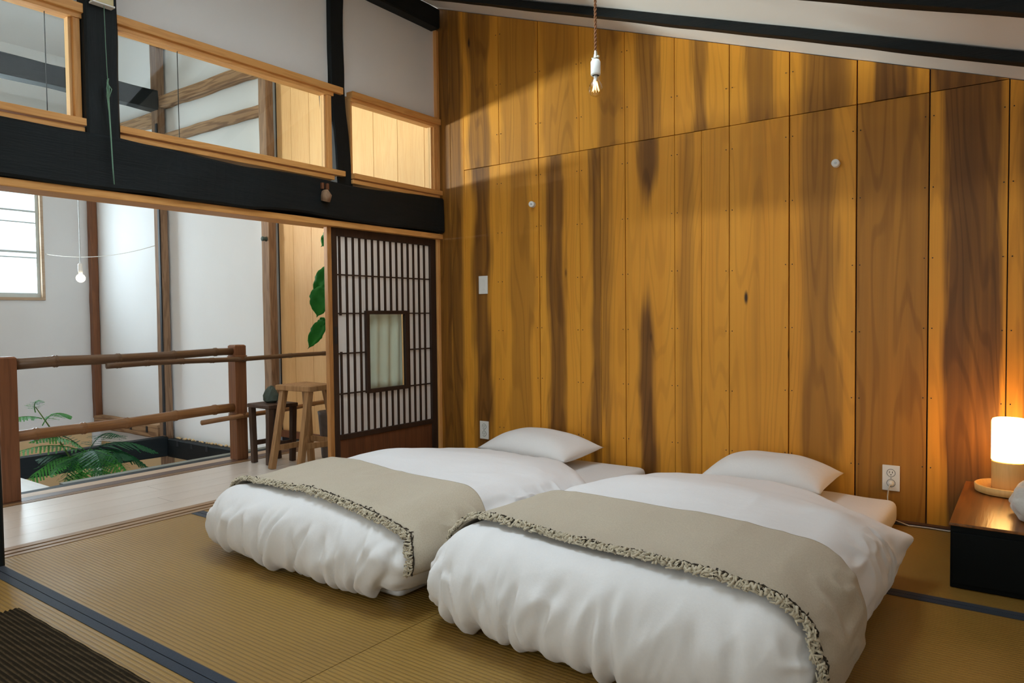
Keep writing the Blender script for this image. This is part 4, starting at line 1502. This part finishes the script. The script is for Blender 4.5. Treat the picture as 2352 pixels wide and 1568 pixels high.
# ------------------------------------------------------------------ cabinet, lamp, towel
CH = 0.225
cx0, cx1, cy0, cy1 = 3.03, 4.25, -0.80, -0.05
cb = thing('low_cabinet', 'low black sideboard with a grained oak top by the cedar wall', 'cabinet', (3.64, -0.42, 0.0))
box('carcass', (cx0+.004, cy0+.004, 0.002), (cx1-.004, cy1, CH-0.010), M['cab_black'], cb, 0.002)
box('top', (cx0, cy0, CH-0.010), (cx1, cy1, CH), M['cab_top'], cb, 0.002)
for a, b in ((cx0+.012, 3.63), (3.64, cx1-.012)):
    dr = box('drawer', (a, cy0-0.006, 0.02), (b, cy0+0.003, CH-0.03), M['cab_black'], cb, 0.002)
    box('pull', ((a+b)/2-.05, cy0-0.014, 0.10), ((a+b)/2+.05, cy0-0.006, 0.112), M['cab_black'], dr, 0.002)
LX, LY = 3.186, -0.20
lp = thing('table_lamp', 'glowing round table lamp with an opal glass shade and pale wood base', 'lamp', (LX, LY, CH))
MB().lathe([(0.108, 0.0015), (0.116, 0.004), (0.118, 0.030), (0.114, 0.033), (0.110, 0.031), (0.106, 0.016), (0.0, 0.014)], (LX, LY, CH), 48).build('tray', M['lamp_wood'], lp, smooth=True)
MB().lathe([(0.058, 0.0165), (0.060, 0.020), (0.0605, 0.125), (0.059, 0.128), (0.0, 0.128)], (LX, LY, CH), 40).build('body', M['lamp_wood'], lp, smooth=True)
MB().lathe([(0.058, 0.129), (0.0615, 0.133), (0.0615, 0.285), (0.058, 0.295), (0.050, 0.298), (0.0, 0.298)], (LX, LY, CH), 40).build('shade', M['shade'], lp, smooth=True)
# rolled towel
tw = MB()
vs, fs = [], []
R0 = 0.062
ntw, mtw = 90, 24
for j in range(mtw+1):
    y = -0.72+0.30*j/mtw
    for i in range(ntw):
        t = 2*math.pi*i/ntw
        r = R0*(1+0.10*math.sin(2*t+1)+0.07*math.sin(3*t+2*y*9))
        ed = 1-0.35*(abs(2*j/mtw-1)**6)
        vs.append((3.268+r*ed*math.cos(t), y, CH+0.064+r*0.98*ed*math.sin(t)))
vs = np.array(vs)
vs += 0.020*np.stack([vnoise(vs, 30, 1), vnoise(vs, 30, 2), vnoise(vs, 30, 3)], 1)
vs[:, 2] = np.maximum(vs[:, 2], CH+0.001)
for j in range(mtw):
    for i in range(ntw):
        i2 = (i+1) % ntw
        fs.append((j*ntw+i, j*ntw+i2, (j+1)*ntw+i2, (j+1)*ntw+i))
fs.append(tuple(range(ntw-1, -1, -1)))
fs.append(tuple(mtw*ntw+i for i in range(ntw)))
tw.add(vs, fs)
tag(tw.build('rolled_towel', M['towel'], None, smooth=True), 'rolled white terry towel on the low sideboard', 'towel')

# ------------------------------------------------------------------ wall fittings
def outlet(cx_, cz_, label, plug=False):
    o = thing('outlet', label, 'outlet', (cx_, 0.0, cz_), 'duplex outlets on the cedar wall')
    box('plate', (cx_-.036, -0.0075, cz_-.0585), (cx_+.036, -0.0015, cz_+.0585), M['plastic'], o, 0.002)
    for s_ in (-1, 1):
        zc_ = cz_+s_*0.0235
        f = MB()
        f.tube([(cx_, -0.007, zc_), (cx_, -0.0095, zc_)], [0.0165, 0.0160], 20)
        fo_ = f.build('socket_face', M['plastic'], o)
        rim = MB()
        pts = [(cx_+0.0172*math.cos(t), -0.0078, zc_+0.0172*math.sin(t)) for t in np.linspace(0, 2*math.pi, 25)]
        rim.tube(pts, 0.0009, 4, False)
        rim.build('rim', M['slot'], fo_)
        for dx in (-0.006, 0.006):
            box('slot', (cx_+dx-.0012, -0.0100, zc_-.001), (cx_+dx+.0012, -0.0092, zc_+.008), M['slot'], fo_)
        MB().tube([(cx_, -0.0100, zc_-.008), (cx_, -0.0092, zc_-.008)], 0.0026, 8).build('slot', M['slot'], fo_)
    MB().tube([(cx_, -0.0092, cz_), (cx_, -0.0070, cz_)], 0.003, 8).build('screw', M['steel'], o)
    return o


outlet(0.369, 0.211, 'white duplex outlet just above the left futon')
outlet(2.738, 0.192, 'white duplex outlet with a plug in it, right of the pillows')
pg = thing('power_cord', 'pale plug and thin cord running from the right outlet down to the floor', 'cord', (2.738, -0.02, 0.165))
MB().tube([(2.738, -0.0104, 0.1685), (2.738, -0.030, 0.1685)], [0.013, 0.010], 12).build('plug', M['plastic'], pg, smooth=True)
MB().tube([(2.738, -0.030, 0.168), (2.733, -0.036, 0.150), (2.728, -0.030, 0.11), (2.734, -0.055, 0.055), (2.757, -0.075, 0.020), (2.82, -0.085, 0.005), (2.9, -0.075, 0.0045), (2.97, -0.08, 0.0045), (3.02, -0.075, 0.0045)], 0.0028, 8).build('wire', M['cord_white'], pg, smooth=True)
sw = thing('light_switch', 'white rocker switch plate on the dark left part of the cedar wall', 'switch', (0.374, 0.0, 1.155))
box('plate', (0.338, -0.0075, 1.097), (0.410, -0.0015, 1.213), M['plastic'], sw, 0.002)
box('rocker', (0.357, -0.0115, 1.122), (0.391, -0.0070, 1.188), M['plastic'], sw, 0.002)


def insulator(x, z, label, yawa):
    o = thing('knob_insulator', label, 'insulator', (x, 0.0, z), 'white knob insulators on the cedar wall')
    dv = Vector((math.sin(yawa), -math.cos(yawa), -0.05)).normalized()
    p = Vector((x, -0.0005, z))
    MB().tube([p, p+dv*0.012, p+dv*0.016, p+dv*0.022, p+dv*0.026, p+dv*0.040, p+dv*0.043], [0.018, 0.018, 0.012, 0.012, 0.018, 0.018, 0.014], 18).build('knob', M['ceramic'], o, smooth=True, bevel=0)
    MB().tube([p+dv*0.0425, p+dv*0.0445], [0.006, 0.005], 10).build('screw', M['steel'], o)


insulator(0.768, 1.632, 'white ceramic knob insulator on the left part of the cedar wall', 0.3)
insulator(2.497, 1.650, 'white ceramic knob insulator on the right part of the cedar wall', 0.1)

# pull switch on the black post
ps = thing('pull_switch', 'old beige pull switch box with a long green cord, on the black post', 'switch', (0.045, -2.178, 2.28))
box('housing', (0.043, -2.222, 2.283), (0.075, -2.138, 2.38), M['cream_plastic'], ps, 0.004)
box('base_lip', (0.042, -2.225, 2.277), (0.079, -2.135, 2.284), M['plastic'], ps, 0.001)
MB().tube([(0.0745, -2.16, 2.325), (0.0785, -2.16, 2.325)], [0.009, 0.008], 14).build('button', M['slot'], ps, smooth=True)
gc = MB()
gp = [Vector(p) for p in ((0.068, -2.176, 2.282), (0.069, -2.174, 2.10), (0.070, -2.171, 1.97), (0.071, -2.172, 1.90), (0.071, -2.168, 1.83), (0.074, -2.165, 1.70), (0.074, -2.162, 1.60), (0.074, -2.158, 1.53))]
gc.tube(gp[:3], 0.0014, 6)
gc.tube(gp[2:], [0.003, 0.0055, 0.0032, 0.0028, 0.0026, 0.0022], 6)
for k in range(3):
    gc.tube([(0.072, -2.172-.004*k+.004, 1.975-.01*k), (0.080, -2.180+.010*k, 1.93), (0.073, -2.170, 1.872+.008*k)], 0.002, 5)
gc.build('cord', M['green_cord'], ps, smooth=True)

# pendant with a clear bulb
PX, PY = 1.770, -1.0
pd_ = thing('pendant_light', 'clear filament bulb in a white ceramic socket hanging on a twisted cord', 'lamp', (PX, PY, 2.0))
for ph in (0, math.pi):
    MB().tube([(PX+0.0032*math.cos(z*190+ph), PY+0.0032*math.sin(z*190+ph), z) for z in np.arange(2.045, zc(PX)+0.0, 0.0055)], 0.0034, 6).build('cord', M['cord'], pd_, smooth=True)
MB().lathe([(0.0045, 0.047), (0.006, 0.044), (0.008, 0.030), (0.010, 0.026), (0.010, 0.020), (0.013, 0.016), (0.012, 0.008), (0.0, 0.008)][::-1], (PX, PY, 2.003), 20).build('cord_grip', M['brass'], pd_, smooth=True)
MB().tube([(PX-0.018, PY+0.004, 2.022), (PX+0.018, PY-0.004, 2.022)], [0.0042, 0.0042], 8).build('screw', M['brass'], pd_)
MB().lathe([(0.0, -0.052), (0.0190, -0.052), (0.0205, -0.046), (0.0205, 0.002), (0.016, 0.011), (0.0, 0.011)], (PX, PY, 2.0), 28).build('socket', M['ceramic'], pd_, smooth=True)
MB().lathe([(0.0, -0.0525), (0.0145, -0.0525), (0.0145, -0.0535), (0.0, -0.0535)][::-1], (PX, PY, 2.0), 20).build('cap', M['slot'], pd_)
gl = [(0.0135, -0.054), (0.014, -0.066), (0.018, -0.078), (0.026, -0.092), (0.0305, -0.107), (0.029, -0.121), (0.021, -0.133), (0.010, -0.1385), (0.0, -0.1395)]
bo = MB().lathe(gl[::-1], (PX, PY, 2.0), 28).build('bulb', M['bulb_glass'], pd_, smooth=True)
MB().lathe([(0.0, -0.09), (0.003, -0.09), (0.0045, -0.075), (0.009, -0.0545), (0.0, -0.0542)], (PX, PY, 2.0), 12).build('stem', M['ceramic'], bo, smooth=True)
fl_ = MB()
for k in range(8):
    a0 = 2*math.pi*k/8
    a1 = a0+0.39
    fl_.tube([(PX+0.006*math.cos(a0), PY+0.006*math.sin(a0), 2.0-0.078), (PX+0.015*math.cos(a1), PY+0.015*math.sin(a1), 2.0-0.118), (PX+0.006*math.cos(a1+.39), PY+0.006*math.sin(a1+.39), 2.0-0.082)], 0.0009, 4)
fl_.build('filament', M['filament'], bo)
